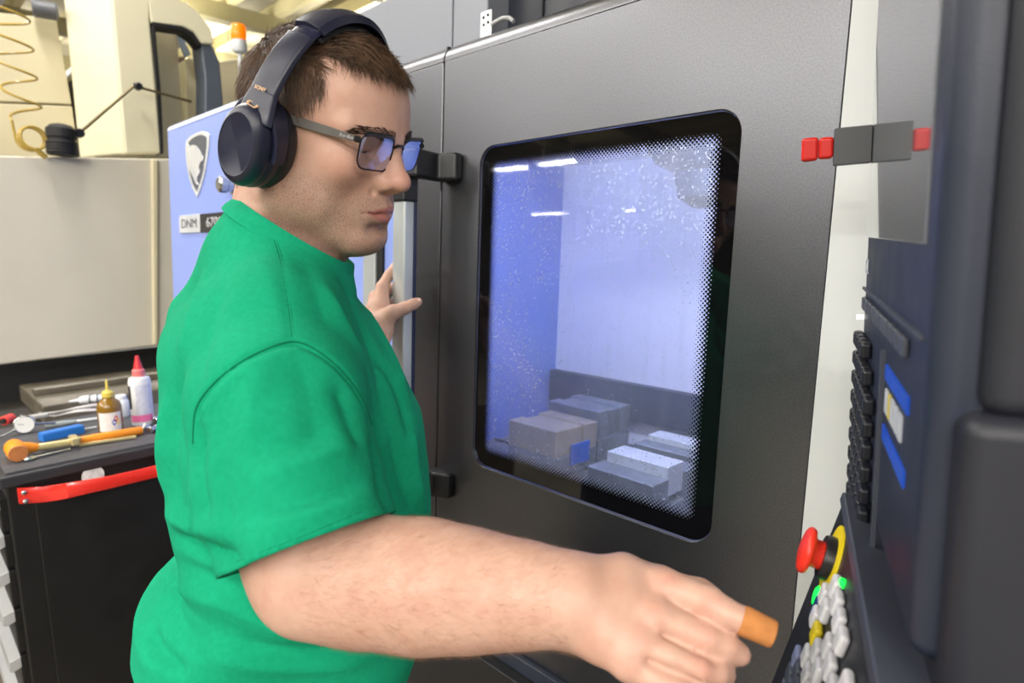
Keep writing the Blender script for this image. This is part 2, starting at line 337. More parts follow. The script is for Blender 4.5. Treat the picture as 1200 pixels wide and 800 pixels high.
cb = [M(*mpx(px, py, -.06), -.06) for px, py in ((576, 29), (582, 25), (590, 21), (597, 21), (602, 25))]
MB().tube(cb, .004, 8).build('cable', mat('cable_grey', srgb(176, 178, 180), .5), mill)
# lower cabinet with its ledge, right post and body
mb(MB().box((-2.68, -1.46, -.2), (-.245, -.787, .035)), 'lower_cabinet', mat('lower_charcoal', srgb(34, 35, 38), .45), bevel=.002)
mb(MB().box((-1.135, -.787, -.03), (-.245, -.759, .012)), 'sill', mat('sill_dark_blue', srgb(56, 62, 76), .4), bevel=.002)
mb(MB().box((-.2435, -1.46, -.25), (-.13, .9, .004)), 'front_post', M_white, bevel=.002)
mb(MB().box((-.13, -1.46, -.25), (.6, .9, -.03)), 'right_panel', M_grey, bevel=.003)
mb(MB().box((-2.66, -1.5, -1.75), (.58, .44, -1.16)), 'machine_body', M_grey, bevel=.01)
mb(MB().box((-2.66, -1.5, -1.2), (-1.6, .44, -.1)), 'machine_body', M_grey, bevel=.01)

# working chamber behind the glass
M_cham = mat('chamber_white', srgb(200, 202, 226), .45, var=.05, vs=3)
M_chamb = mat('chamber_blue', srgb(96, 120, 206), .45, var=.06, vs=3)
M_bed = mat('chamber_steel', srgb(120, 122, 132), .4, .6, var=.2)
CX0, CX1, CD0, CD1, CS0, CS1 = -1.27, -.05, -.06, -.74, -.62, .275
mb(MB().box((CX0-.02, CS0, CD1), (CX0, CS1, CD0)), 'chamber_side', M_chamb)
mb(MB().box((CX1, CS0, CD1), (CX1+.02, CS1, CD0)), 'chamber_side', M_cham)
mb(MB().box((CX0-.02, CS0, CD1-.02), (CX1+.02, CS1, CD1)), 'chamber_back', M_cham)
mb(MB().box((CX0-.02, CS1, CD1-.02), (CX1+.02, CS1+.02, CD0)), 'chamber_roof', M_cham)
mb(MB().box((CX0-.02, CS0-.02, CD1-.02), (CX1+.02, CS0, CD0)), 'chamber_floor', M_bed)
def chamber_lamp(x, s_, n, w, en, col, aim):
    ld = bpy.data.lights.new('chamber_light', 'AREA'); ld.shape = 'RECTANGLE'; ld.size = w; ld.size_y = .05; ld.energy = en; ld.color = col
    lo = bpy.data.objects.new('chamber_light', ld); COL.objects.link(lo); z = -(aim[0]*MX+aim[1]*MU+aim[2]*MN); z = z/np.linalg.norm(z); xx = MX-np.dot(MX, z)*z; lo.matrix_world = frame_of(M(x, s_, n), xx, np.cross(z, xx))
chamber_lamp(-.42, CS1-.03, -.10, .45, 8.8, (.93, .95, 1.0), (-.15, -.75, -.65)); mb(MB().box((-.66, CS1-.02, -.125), (-.18, CS1, -.075)), 'chamber_lamp', M_white)
chamber_lamp(-1.05, CS1-.03, -.10, .22, 4.2, (.66, .75, 1.0), (-.3, -.8, -.4)); mb(MB().box((-1.17, CS1-.02, -.125), (-.93, CS1, -.075)), 'chamber_lamp', M_white)
TZ = -.525                                                     # table top (local s)
mb(MB().box((-1.2, TZ-.07, -.66), (-.1, TZ, -.10)), 'work_table', M_bed, bevel=.004)
for k in range(5): mb(MB().box((-1.2, TZ, -.62+k*.11), (-.1, TZ+.002, -.606+k*.11)), 'table_slot', M_dark)
mb(MB().box((-1.26, -.47, -.73), (-.06, -.365, -.70)), 'back_rail', mat('rail_dark', srgb(60, 66, 88), .5, .3))
# added dark shape imitating a reflection in the glass, upper right
sx = mpx(812, 190, -.35)
mb(MB().lathe([(.12, .0), (.12, .06), (.10, .09), (.06, .11), (.05, .16), (.02, .18)], (sx[0], .274, -.40), (0, -1, 0), 28), 'reflection_shape', mat('reflection_dark', srgb(46, 54, 84), .4, .4))

# emblem, name plate and knob on the blue cover
def bl(px, py): return mpx(px, py, BN)
M_emd = mat('emblem_dark', srgb(92, 98, 112), .35, .3); M_emw = mat('emblem_silver', srgb(226, 230, 236), .25, .35)
def poly_local(pts, n0, n1): return MB().prism([(*bl(px, py), n0) for px, py in pts], (0, 0, n1-n0))
shield = [(219, 165.5), (224, 160), (231, 156), (238, 154), (243, 155), (246.5, 158), (246, 170), (244, 185), (241, 203), (237, 218), (232, 231), (227, 222), (222, 206), (219.5, 190), (218.5, 176)]
cxs = sum(p[0] for p in shield)/len(shield); cys = sum(p[1] for p in shield)/len(shield)
em = mb(poly_local(shield, BN, BN+.004), 'emblem', M_emw, bevel=.0015); FRAMED[em] = MF
inn = [((x-cxs)*.80+cxs, (y-cys)*.86+cys) for x, y in shield]
poly_local(inn, BN+.004, BN+.0052).build('emblem_field', M_emd, em, frame=MF)
cat_ = [(222, 168), (224, 172), (228, 170), (232, 171), (236, 176), (239, 183), (241, 184), (240, 188), (237, 190), (235, 196), (236.5, 202), (233, 208), (233, 213), (235, 217), (232, 216), (229, 209), (226, 203), (223.5, 196), (221.5, 186), (221.5, 176)]
poly_local(cat_, BN+.0052, BN+.0066).build('emblem_beast', M_emw, em, frame=MF)
pa, pb, pc = bl(211, 273), bl(235, 250), bl(262, 250)
py0 = bl(222, 273)[1]; py1 = bl(222, 252)[1]
npl = mb(MB().box((bl(212, 262)[0], py0, BN), (bl(236, 262)[0], py1, BN+.006)), 'name_plate', M_emw, bevel=.002); FRAMED[npl] = MF
MB().box((bl(236, 262)[0], py0, BN), (bl(275, 262)[0], py1, BN+.0055)).build('plate_number_field', M_black, npl, frame=MF, bevel=.002)
pm = (py0+py1)/2; tsz = (py1-py0)*.72
M_ink = mat('dark_ink', srgb(52, 56, 66), .5)
def mtext(t, px_, s_, n_, size, m, par, sx=1.0): 
    f = frame_of(M(px_, s_, n_), MX, MU)
    if sx != 1: f = f @ Matrix.Scale(sx, 4, (1, 0, 0))
    return text_mesh(t, 'lettering', size, m, f, par)
mtext('DNM', (bl(212, 262)[0]+bl(236, 262)[0])/2, pm, BN+.0064, tsz, M_ink, npl, 1.5)
mtext('6700', (bl(236, 262)[0]+bl(268, 262)[0])/2+.01, pm, BN+.0060, tsz, M_emw, npl, 1.5)
kx, ks = bl(277, 218)
mb(MB().lathe([(.030, 0), (.030, .012), (.022, .014), (.022, .03), (.026, .034), (.026, .052), (.018, .058)], (kx, ks, BN), (0, 0, 1), 20), 'lock_knob', M_steel)

MB_b = mpx(806, 600, -.10)
# vises and work pieces standing in the chamber
M_vise = mat('vise_steel', srgb(132, 138, 150), .38, .7, var=.2, vs=20); M_part = mat('raw_aluminium', srgb(205, 210, 222), .35, .5, var=.08, vs=20); M_tan = mat('jaw_brown_steel', srgb(150, 140, 132), .45, .4, var=.15)
M_blueplate = mat('blue_anodised', srgb(36, 92, 200), .35, .4)
def vise(px, py, n, w, d, h, label, top=None, jaw=M_vise):
    x, s = mpx(px, py, n)
    t = empty('machine_vise', M(x, TZ, n), label, 'vise', 'vises on the machine table')
    def q(a, b, nm, m, bv=.003): MB().box(a, b).build(nm, m, t, frame=MF, bevel=bv)
    q((x-w/2, TZ+.002, n-d/2), (x+w/2, TZ+h*.45, n+d/2), 'base', M_vise)
    q((x-w/2, TZ+h*.45, n+d*.18), (x+w/2, TZ+h, n+d/2), 'jaw', jaw); q((x-w/2, TZ+h*.45, n-d/2), (x+w/2, TZ+h, n-d*.18), 'jaw', jaw)
    if not top: q((x-w*.46, TZ+h*.45, n-d*.18), (x+w*.46, TZ+h*.97, n+d*.18), 'slide', jaw)
    q((x-w/2-.02, TZ+.002, n-.02), (x-w/2, TZ+h*.3, n+.02), 'screw_block', M_dark)
    if top: tag(MB().box((x-w*.46, TZ+h*.6, n-d*.175), (x+w*.46, TZ+h+top, n+d*.175)).build('work_piece', M_part, None, bevel=.002, frame=MF), 'bright aluminium work piece clamped in '+label.split(' with ')[0], 'work piece')
    return t
vise(648, 505, -.34, .15, .16, .115, 'brown-jawed machine vise with a worn steel top beside the blue chamber wall', None, M_tan)
v_x = mpx(648, 505, -.34)[0]
mb(MB().box((v_x+.076, TZ+.025, -.385), (v_x+.081, TZ+.075, -.315)), 'blue_side_plate', M_blueplate, bevel=.001)
mb(MB().box((MB_b[0]-.05, TZ+.002, -.135), (MB_b[0]+.06, TZ+.06, -.105)), 'blue_splash_guard', M_blueplate, bevel=.002)
mb(MB().box((mpx(600, 545, -.14)[0], TZ+.002, -.17), (mpx(640, 555, -.14)[0], TZ+.02, -.12)), 'parallel_block', M_part, bevel=.002)
mb(MB().box((mpx(690, 575, -.13)[0], TZ+.002, -.16), (mpx(735, 585, -.13)[0], TZ+.02, -.11)), 'parallel_block', M_part, bevel=.002)
vise(690, 485, -.52, .17, .14, .13, 'rear grey machine vise with rounded jaw against the chamber back rail')
vise(755, 545, -.25, .15, .18, .10, 'front grey machine vise with a bright block under the window print', .02)
vise(800, 515, -.45, .16, .15, .10, 'low grey machine vise with a round-topped part beside the rear wall', .012)

# ------------------------------------------------------------------ control panel on its swivel arm, seen almost edge-on
PE = -ray(933, 268); PE /= np.linalg.norm(PE)                 # along the face, from the machine towards the aisle
PU = .55*UPV+.45*np.array([0, 0, 1.0]); PU -= np.dot(PU, PE)*PE; PU /= np.linalg.norm(PU)
PNv = np.cross(PE, PU); 
if np.dot(PNv, -RT) < 0: PNv = -PNv                           # outward, towards the operator
PA = P(1016, 285, .60)
def C3(h, v, o=0.0): return PA+h*PE+v*PU+o*PNv
def cbox(b, h0, h1, v0, v1, o0, o1): return b.obox(C3((h0+h1)/2, (v0+v1)/2, (o0+o1)/2), PE*(h1-h0)/2, PU*(v1-v0)/2, PNv*(o1-o0)/2)
def cpx(px, py, o=0.0):
    q = on_plane(px, py, PA+o*PNv, PNv)-PA; return float(q@PE), float(q@PU)
panel = empty('control_panel', C3(.17, -.27, -.05), 'dark navy operator control panel with glossy screen, black keyboard and sloped key desk', 'control panel')
M_pan = mat('panel_navy', srgb(38, 44, 60), .42, var=.1, bump=.15, bs=700)
M_panside = mat('panel_side_charcoal', srgb(32, 34, 43), .5, var=.12, bump=.2, bs=700)
def _scr():
    g = G('glossy_screen'); g.set(Base_Color=srgb(120, 124, 130), Roughness=.06, Metallic=.0); g.b.inputs['Specular IOR Level'].default_value = 1.0; g.b.inputs['Coat Weight'].default_value = 1.0; g.b.inputs['Coat Roughness'].default_value = .03; return g.m
HW = .335
hs = cbox(MB(), .0, HW, -.22, .62, -.10, 0).build('housing', M_pan, panel, bevel=.012, seg=4)
cbox(MB(), -.004, HW+.02, -.36, -.075, -.13, -.012).build('lower_housing', M_panside, panel, bevel=.010, seg=4)
cbox(MB(), .02, HW+.012, -.078, .62, -.13, -.02).build('rear_housing', M_panside, panel, bevel=.012, seg=4)
scr = cbox(MB(), .006, HW-.03, .006, .40, -.002, .0012).build('screen', _scr(), panel, bevel=.0006)
# soft keys under the screen
M_key = mat('black_key', srgb(30, 32, 40), .4, var=.1); M_keyg = mat('grey_key', srgb(72, 76, 88), .4, var=.1)
for k in range(10): cbox(MB(), .02+k*.026, .040+k*.026, -.062, -.050, 0, .004).build('soft_key', M_keyg, panel, bevel=.0015)
cbox(MB(), .0, HW-.02, -.0445, -.042, 0, .002).build('face_ridge', M_keyg, panel)
text_mesh('CL', 'lettering', .020, mat('label_white', srgb(190, 196, 206), .5), frame_of(C3(.018, -.022, .0006), PE if np.dot(np.cross(PE, PU), PNv) > 0 else -PE, PU), panel)
# keyboard: rows of raised keys
for r in range(9):
    for c in range(6):
        if (r, c) in ((0, 4), (0, 5), (1, 5)): continue
        h = .010+c*.0215; v = -.084-r*.0195
        if v < -.245: continue
        cbox(MB(), h, h+.0165, v-.0145, v, 0, .009).build('key', M_key, panel, bevel=.003)
cbox(MB(), .17, .176, -.235, -.075, 0, .003).build('face_ridge', M_keyg, panel)
MB().cyl(C3(.004, -.072, 0), C3(.004, -.072, .006), .0024, n=12).build('indicator', emit('white_led', (1, .95, .95), 1.2), panel)
# maker's mark between two blue stripes
M_bst = mat('blue_stripe', srgb(24, 84, 210), .35)
def stripe(h0, h1, v, w, m, nm): cbox(MB(), h0, h1, v-w, v, 0, .0012).build(nm, m, panel)
stripe(.185, .285, -.083, .011, M_bst, 'blue_stripe'); stripe(.185, .285, -.128, .011, M_bst, 'blue_stripe')
for k, (h0, w, m) in enumerate(((.190, .013, 'label_white'), (.207, .008, 'y'), (.219, .014, 'label_white'), (.238, .010, 'label_white'), (.253, .012, 'label_white'))):
    cbox(MB(), h0, h0+w, -.117, -.100, 0, .0012).build('maker_mark', mat('mark_yellow', srgb(214, 196, 90), .5) if m == 'y' else MATS['label_white'], panel)
# sloped key desk below
DA = P(989, 583, .575); de = PE*.97+PU*0.0; de /= np.linalg.norm(de)
g_far = P(934, 768, .555)-DA; g_far -= np.dot(g_far, de)*de; DG = g_far/np.linalg.norm(g_far)   # down the slope
DN = np.cross(de, DG)
if np.dot(DN, PNv) < 0: DN = -DN
def D3(h, v, o=0.0): return DA+h*de+v*DG+o*DN
def dbox(b, h0, h1, v0, v1, o0, o1): return b.obox(D3((h0+h1)/2, (v0+v1)/2, (o0+o1)/2), de*(h1-h0)/2, DG*(v1-v0)/2, DN*(o1-o0)/2)
def dpx(px, py, o=0.0):
    q = on_plane(px, py, DA+o*DN, DN)-DA; return float(q@de), float(q@DG)
dbox(MB(), 0, .40, 0, .34, -.05, 0).build('key_desk', mat('desk_black', srgb(30, 32, 38), .45, var=.1), panel, bevel=.004, seg=3)
dbox(MB(), .0, .40, -.006, .004, -.05, .003).build('desk_rim', mat('rim_grey', srgb(64, 68, 80), .4), panel, bevel=.002)
eh, ev = dpx(976, 656)
es = empty('emergency_stop', D3(eh, ev)); es.parent = panel; es.matrix_parent_inverse = Matrix.Translation(tuple(-LOC[panel])); LOC[es] = D3(eh, ev)
def eb(b, nm, m): return b.build(nm, m, es, smooth=50)
eb(MB().lathe([(.031, 0), (.031, .0015), (.018, .0016)], D3(eh, ev), DN, 32), 'yellow_ring', mat('warning_yellow', srgb(238, 214, 24), .4, var=.04))
eb(MB().lathe([(.0195, 0), (.0195, .007), (.0185, .0095), (.012, .0095)], D3(eh, ev), DN, 32), 'collar', M_black)
eb(MB().lathe([(.0125, .006), (.0125, .0155), (.0135, .0175), (.0195, .0185), (.0210, .021), (.0205, .0235), (.0175, .0255), (.010, .027), (.001, .0273)], D3(eh, ev), DN, 32), 'push_cap', mat('stop_red', srgb(236, 52, 36), .35, var=.04))
M_wkey = mat('white_key', srgb(208, 208, 214), .4, var=.03); M_ykey = mat('yellow_key', srgb(226, 204, 40), .4)
for r in range(4):
    for c in range(7):
        h = .080+c*.0235; v = .022+r*.0225
        if h > .235 or (r == 0 and c < 1) or (r, c) in ((1, 2), (3, 0), (2, 4), (3, 5), (0, 5)): continue
        m = M_ykey if (r, c) == (2, 1) else M_wkey
        dbox(MB(), h+.001, h+.0185, v+.001, v+.0175, 0, .0070).build('desk_key', m, panel, bevel=.003, seg=3)
for r in range(5):
    for c in range(7):
        h = .070+c*.021; v = .118+r*.0185
        dbox(MB(), h, h+.0175, v, v+.0155, 0, .006).build('desk_key', M_keyg if (r+c) % 3 else mat('blue_grey_key', srgb(120, 128, 160), .4), panel, bevel=.0025)
M_led = emit('green_led', srgb(20, 240, 70), 1.6)
gh, gv = dpx(959, 699); MB().lathe([(.0095, 0), (.0095, .002), (.007, .0035), (.001, .0038)], D3(gh, gv), DN, 20).build('green_lamp', M_led, panel)
gh, gv = dpx(989, 684); MB().lathe([(.004, 0), (.004, .003), (.001, .004)], D3(gh, gv), DN, 14).build('green_lamp', M_led, panel)
dbox(MB(), .062, .078, .070, .090, 0, .004).build('desk_key', mat('dark_blue_key', srgb(20, 56, 110), .4), panel, bevel=.002)
# swivel arm, behind the panel
MB().tube([C3(.15, .55, -.13), C3(.15, .55, -.32), C3(-.12, .55, -.42)], .03, 14).build('swivel_arm', M_panside, panel)
# stick plugged in square to the screen, red cap outwards
sh, sv = cpx(1021, 172)
st = empty('usb_stick', C3(sh, sv), 'dark grey memory stick with red cap standing square off the control panel screen', 'memory stick')
sh = max(sh, .012); 
cbox(MB(), sh-.006, sh+.006, sv-.0165, sv+.0175, .0014, .033).build('stick_body', mat('stick_grey', srgb(84, 86, 90), .45, var=.05), st, bevel=.001)
cbox(MB(), sh-.005, sh+.005, sv-.0095, sv+.0105, .033, .046).build('red_collar', mat('cap_red', srgb(222, 38, 30), .3, var=.05), st, bevel=.003, seg=3)
cbox(MB(), sh-.005, sh+.005, sv-.0105, sv+.0115, .0462, .061).build('red_cap', MATS['cap_red'], st, bevel=.003, seg=3)

# ------------------------------------------------------------------ tool chest with its clutter
TCZ = 1.0
c0 = on_z(4, 556, TCZ); TX = float(c0[0])-.005; TY0 = float(c0[1]); TY1 = TY0+.50; TXB = TX-.46
chest = empty('tool_chest', (TX-.23, TY0+.3, 0), 'black steel tool chest with red push handle and silver drawer pulls', 'tool chest')
M_chest = mat('black_enamel', srgb(17, 17, 18), .42, var=.15, vs=6); M_mat = mat('rubber_mat', srgb(72, 72, 76), .6, var=.2, vs=14, bump=.4, bs=300)
M_redh = mat('red_enamel', srgb(232, 44, 34), .28, var=.05, coat=.5); M_pull = mat('drawer_pull_silver', srgb(206, 208, 210), .35, .5, var=.04)
MB().box((TXB, TY0, .13), (TX, TY1, TCZ-.012)).build('body', M_chest, chest, bevel=.006)
MB().box((TXB-.008, TY0-.012, TCZ-.035), (TX+.008, TY1, TCZ-.006)).build('top_rim', mat('rim_dark_grey', srgb(54, 54, 58), .4, .2), chest, bevel=.006)
MB().box((TXB+.01, TY0+.004, TCZ-.008), (TX-.004, TY1-.01, TCZ)).build('top_mat', M_mat, chest, bevel=.002)
MB().box((TX-.0005, TY0+.05, .18), (TX+.004, TY1-.03, TCZ-.07)).build('side_panel', M_chest, chest, bevel=.003)
zt = TCZ-.06
for k, h in enumerate((.09, .09, .10, .12, .15, .20)):
    d_ = MB().box((TXB+.012, TY0-.014, zt-h+.008), (TX-.012, TY0+.002, zt)).build('drawer', M_chest, chest, bevel=.003)
    MB().prism([(TXB+.012, TY0-.012, zt), (TXB+.012, TY0-.034, zt-.006), (TXB+.012, TY0-.036, zt-.030), (TXB+.012, TY0-.030, zt-.034), (TXB+.012, TY0-.012, zt-.028)], (TX-TXB-.024, 0, 0)).build('pull', M_pull, d_, bevel=.001)
    zt -= h
for (x, y) in ((TX-.06, TY0+.06), (TXB+.06, TY0+.06), (TX-.06, TY1-.06), (TXB+.06, TY1-.06)):
    w_ = MB().cyl((x-.02, y, .06), (x+.02, y, .06), .06, n=20).build('caster_wheel', M_dark, chest, bevel=.004)
    MB().box((x-.032, y-.025, .06), (x+.032, y+.025, .132)).build('caster_fork', M_steel, w_, bevel=.003)
# push handle: a flat bar bolted at its end, bowed off the side
hx = TX+.004
h_pts = [on_x(px, py, hx+o) for px, py, o in ((21, 581, .006), (52, 579, .008), (66, 577, .022), (78, 575, .05), (100, 570.5, .058), (130, 564.5, .060), (160, 557.5, .060), (185, 551.5, .058))]
h_end = np.array(h_pts[-1]); h_pts += [h_end+np.array([0, .06, .004]), h_end+np.array([-.05, .10, .004]), h_end+np.array([-.052, .14, .004])]
hb = MB()
hw = [.021, .021, .021, .020, .0185, .017, .0165, .017, .019, .021, .021]
V_ = []
for (p, w) in zip(h_pts, hw):
    p = np.array(p)
    for a in range(8):
        an = 2*math.pi*a/8+math.pi/8; V_.append(p+np.array([math.cos(an)*.0075, 0, math.sin(an)*w]))
n_ = len(h_pts)
hb.add(V_, [(i*8+k, i*8+(k+1) % 8, (i+1)*8+(k+1) % 8, (i+1)*8+k) for i in range(n_-1) for k in range(8)]+[tuple(range(7, -1, -1)), tuple((n_-1)*8+k for k in range(8))])
hnd = hb.build('push_handle', M_redh, chest, bevel=.002, smooth=50)
for px, py in ((28, 577), (30, 587)):
    q = np.array(on_x(px, py, hx+.014)); MB().lathe([(.0055, 0), (.0055, .002), (.003, .004), (.0005, .0045)], q, (1, 0, 0), 14).build('bolt', M_steel, hnd)
sq = np.array(on_x(109, 557, TX+.004))
stk = MB().lathe([(.024, 0), (.024, .0012), (.001, .0012)], sq, (1, 0, 0), 28).build('round_sticker', mat('sticker_white', srgb(214, 216, 214), .5, var=.25, vs=60), chest)

def T(px, py, z=TCZ): return np.array(on_z(px, py, z))
ZZ = np.array([0, 0, 1.0])
# mallet
M_or = mat('orange_urethane', srgb(240, 146, 34), .4, var=.06); M_wood = mat('worn_tan_face', srgb(182, 112, 60), .6, var=.15, vs=60); M_gold = mat('brass', srgb(216, 200, 150), .32, .6, var=.1)
q = T(20, 537); r_ = .021
mal = empty('mallet', q, 'orange dead blow mallet lying on the tool chest mat with worn tan face', 'mallet')
qa = q+ZZ*r_; hd_ = T(150, 510)-T(40, 531); hd_ /= np.linalg.norm(hd_); fd = np.cross(hd_, ZZ); fd /= np.linalg.norm(fd)
if np.dot(fd, CC-qa) < 0: fd = -fd
MB().lathe([(.0185, -.034), (.021, -.032), (.021, .030), (.0195, .034)], qa, fd, 28).build('head', M_or, mal)
MB().lathe([(.0195, .0341), (.0185, .0385), (.001, .039)], qa, fd, 28).build('striking_face', M_wood, mal)
MB().tube([qa+hd_*.012, qa+hd_*.030, qa+hd_*.045-ZZ*.003], [.018, .013, .009], 18).build('neck', M_or, mal)
MB().tube([qa+hd_*.04-ZZ*.003, qa+hd_*.12-ZZ*.006], [.0095, .0095], 16).build('ferrule', M_gold, mal)
MB().tube([qa+hd_*.12-ZZ*.006, qa+hd_*.16-ZZ*.007, qa+hd_*.27-ZZ*.009, qa+hd_*.275-ZZ*.009], [.010, .012, .0115, .008], 16).build('grip', M_or, mal)
# chrome spanner
a, b = T(62, 527)+ZZ*.012, T(163, 507)+ZZ*.014
sp = empty('spanner', T(110, 518), 'chrome ring spanner lying beside the orange mallet grip on the chest mat', 'spanner')
dirn = (b-a)/np.linalg.norm(b-a)
MB().tube([a, a+dirn*.02, b-dirn*.02, b], [.0075, .0055, .0055, .006], 12, flat=.6).build('shaft', M_steel, sp)
sd = np.cross(dirn, ZZ)
def ring(c, ax, R, r, n=26):
    ax = ax/np.linalg.norm(ax); e = np.cross(ax, [0, 0, 1.0]) if abs(ax[2]) < .9 else np.cross(ax, [1.0, 0, 0]); e /= np.linalg.norm(e); g = np.cross(ax, e)
    V_ = []; 
    for i in range(n):
        t = 2*math.pi*i/n; rd = math.cos(t)*e+math.sin(t)*g
        for k in range(8): ph = 2*math.pi*k/8; V_.append(c+rd*(R+r*math.cos(ph))+ax*r*math.sin(ph))
    return MB().add(V_, [(i*8+k, i*8+(k+1) % 8, ((i+1) % n)*8+(k+1) % 8, ((i+1) % n)*8+k) for i in range(n) for k in range(8)])
ring(b+dirn*.012, ZZ, .012, .006).build('ring_end', M_steel, sp); ring(a-dirn*.010, ZZ, .009, .005).build('ring_end', M_steel, sp)
# brass screw clamp across them
q = T(88, 525)
cl = empty('brass_clamp', q, 'small pale brass clamp block lying over the spanner and mallet ferrule', 'clamp')
cy = np.cross(ZZ, hd_)
MB().obox(q+ZZ*.022, hd_*.009, cy*.022, ZZ*.010).build('block', M_gold, cl, bevel=.003); MB().cyl(q+ZZ*.022-hd_*.012, q+ZZ*.022+hd_*.014, .006, n=14).build('screw', M_gold, cl)
MB().tube([q+ZZ*.006+hd_*.01, T(160, 514)+ZZ*.006], [.0048, .004], 10).build('rod', M_gold, cl)
# small steel wrench on the mat edge
a, b = T(40, 538)+ZZ*.005, T(82, 528)+ZZ*.005; dirn = (b-a)/np.linalg.norm(b-a)
wr = empty('open_end_wrench', T(60, 533), 'short bright open-end wrench on the mat edge in front of the mallet ferrule', 'wrench')
MB().tube([a, b], [.005, .0045], 10, flat=.55).build('shaft', M_steel, wr)
sd = np.cross(ZZ, dirn)
for s_ in (-1, 1): MB().tube([a, a-dirn*.008+sd*s_*.009, a-dirn*.022+sd*s_*.008], [.005, .0045, .003], 8).build('jaw', M_steel, wr)
# dial indicator
q = T(30, 508); fc = CC-q; fc[2] *= .6; fc /= np.linalg.norm(fc)
di = empty('dial_gauge', q, 'round white-faced dial gauge propped on the chest mat', 'dial gauge')
ctr = q+ZZ*.026
MB().lathe([(.022, -.018), (.0255, -.016), (.0255, 0), (.023, .002), (.021, -.001)], ctr, fc, 30).build('bezel', M_steel, di)
MB().lathe([(.0215, -.0012), (.0215, .0004), (.001, .0004)], ctr, fc, 30).build('dial_face', mat('dial_white', srgb(238, 238, 234), .4, var=.04), di)
ndl = np.cross(fc, [0.3, .2, 1.0]); ndl /= np.linalg.norm(ndl)
MB().tube([ctr+fc*.0008, ctr+fc*.0008+ndl*.015], .0006, 5).build('needle', M_dark, di)
MB().tube([ctr+np.array([0, .02, -.002]), ctr+np.array([-.01, .07, -.012])], [.004, .0035], 10).build('stem', M_steel, di)
MB().tube([ctr+np.array([0, -.02, -.010]), ctr+np.array([.01, -.055, -.020])], [.003, .0025], 8).build('plunger', M_steel, di)
# red plug
q = T(9, 497); pl = empty('red_plug', q, 'short red plastic plug lying at the corner of the chest mat', 'plug')
ax_ = fc*.7+np.array([0, -.5, 0]); ax_[2] = 0; ax_ /= np.linalg.norm(ax_)
MB().lathe([(.012, -.02), (.014, -.018), (.014, .012), (.012, .014)], q+ZZ*.014, ax_, 20).build('body', mat('plug_red', srgb(214, 66, 58), .4), pl); MB().lathe([(.008, .014), (.008, .02), (.001, .02)], q+ZZ*.014, ax_, 16).build('tip', M_dark, pl)
# grey-handled scriber
a, b = T(53, 502)+ZZ*.007, T(90, 496)+ZZ*.007; e_ = T(116, 492)+ZZ*.006
sc = empty('scriber', T(80, 498), 'grey-handled scriber with white rod beside the dial gauge', 'scriber')
MB().tube([a, a+(b-a)*.1, (a+b)/2, b], [.004, .0075, .008, .005], 12).build('handle', mat('grey_handle', srgb(150, 158, 158), .5), sc); MB().tube([b, e_], [.004, .0035], 10).build('rod', M_white, sc)
# blue flat case
q0, q1, q2 = T(48, 517), T(97, 506), T(93, 500)
bc = MB(); ax1 = (q1-q0)/2; ax2 = np.cross(ZZ, ax1/np.linalg.norm(ax1))*.016
bco = empty('blue_case', (q0+q1)/2, 'flat bright blue plastic case on the mat behind the mallet', 'case')
MB().obox((q0+q1)/2-ax2*0+ZZ*.010, ax1, ax2, ZZ*.010).build('case_body', mat('case_blue', srgb(40, 118, 206), .4, var=.04), bco, bevel=.002); MB().obox((q0+q1)/2+ZZ*.0212, ax1*.97, ax2*.9, ZZ*.0012).build('case_lid', MATS['case_blue'], bco, bevel=.0008)
MB().tube([q1+ZZ*.008, q1+ZZ*.006+(q1-q0)/np.linalg.norm(q1-q0)*.035], [.003, .0025], 8).build('pin', M_white, bco)
# caliper
a, b = T(28, 494)+ZZ*.01, T(113, 480)+ZZ*.012; dirn = (b-a)/np.linalg.norm(b-a); sd = np.cross(ZZ, dirn)
ca = empty('caliper', T(70, 488), 'steel vernier caliper lying behind the dial gauge and scriber', 'caliper')
MB().obox((a+b)/2, dirn*np.linalg.norm(b-a)/2, sd*.008, ZZ*.002).build('beam', M_steel, ca, bevel=.0008)
MB().obox(a+dirn*.03, dirn*.028, sd*.013, ZZ*.005).build('slider', mat('satin_grey', srgb(200, 200, 200), .4, .3), ca, bevel=.002)
for s_ in (0., .045): MB().prism([a+dirn*(s_-.006)+sd*.008, a+dirn*(s_+.006)+sd*.008, a+dirn*(s_+.002)+sd*.045, a+dirn*(s_-.002)+sd*.045], ZZ*.003).build('jaw', M_steel, ca)
# crumpled cloth
def cloth(name, px, py, wx, wy, seed, m, label, cat):
    rg = np.random.default_rng(seed); n = 22; q = T(px, py); v = []
    ph = rg.uniform(0, 6.28, 6); fr = rg.uniform(20, 70, 6); an = rg.uniform(0, 3.14, 6)
    for i in range(n):
        for j in range(n):
            u, w = (i/(n-1)-.5), (j/(n-1)-.5); rr = 1+.18*math.sin(3*math.atan2(w, u)+ph[0])
            x, y = u*wx*rr, w*wy*rr; z = .010+.006*sum(math.sin(fr[k]*(x*math.cos(an[k])+y*math.sin(an[k]))+ph[k]) for k in range(6))*.5
            z *= 1-.75*max(abs(u), abs(w))*2*.9; v.append((q[0]+x, q[1]+y, TCZ+.001+max(.0005, z)))
    b = MB().add(v, [(i*n+j, (i+1)*n+j, (i+1)*n+j+1, i*n+j+1) for i in range(n-1) for j in range(n-1)])
    o = b.build(name, m, None, smooth=80); md = o.modifiers.new('s', 'SOLIDIFY'); md.thickness = .0015; return tag(o, label, cat)
cloth('shop_cloth', 88, 482, .09, .15, 3, mat('pale_cloth', srgb(196, 190, 188), .9, var=.08, vs=40), 'crumpled pale grey shop cloth behind the caliper on the tool chest', 'cloth')
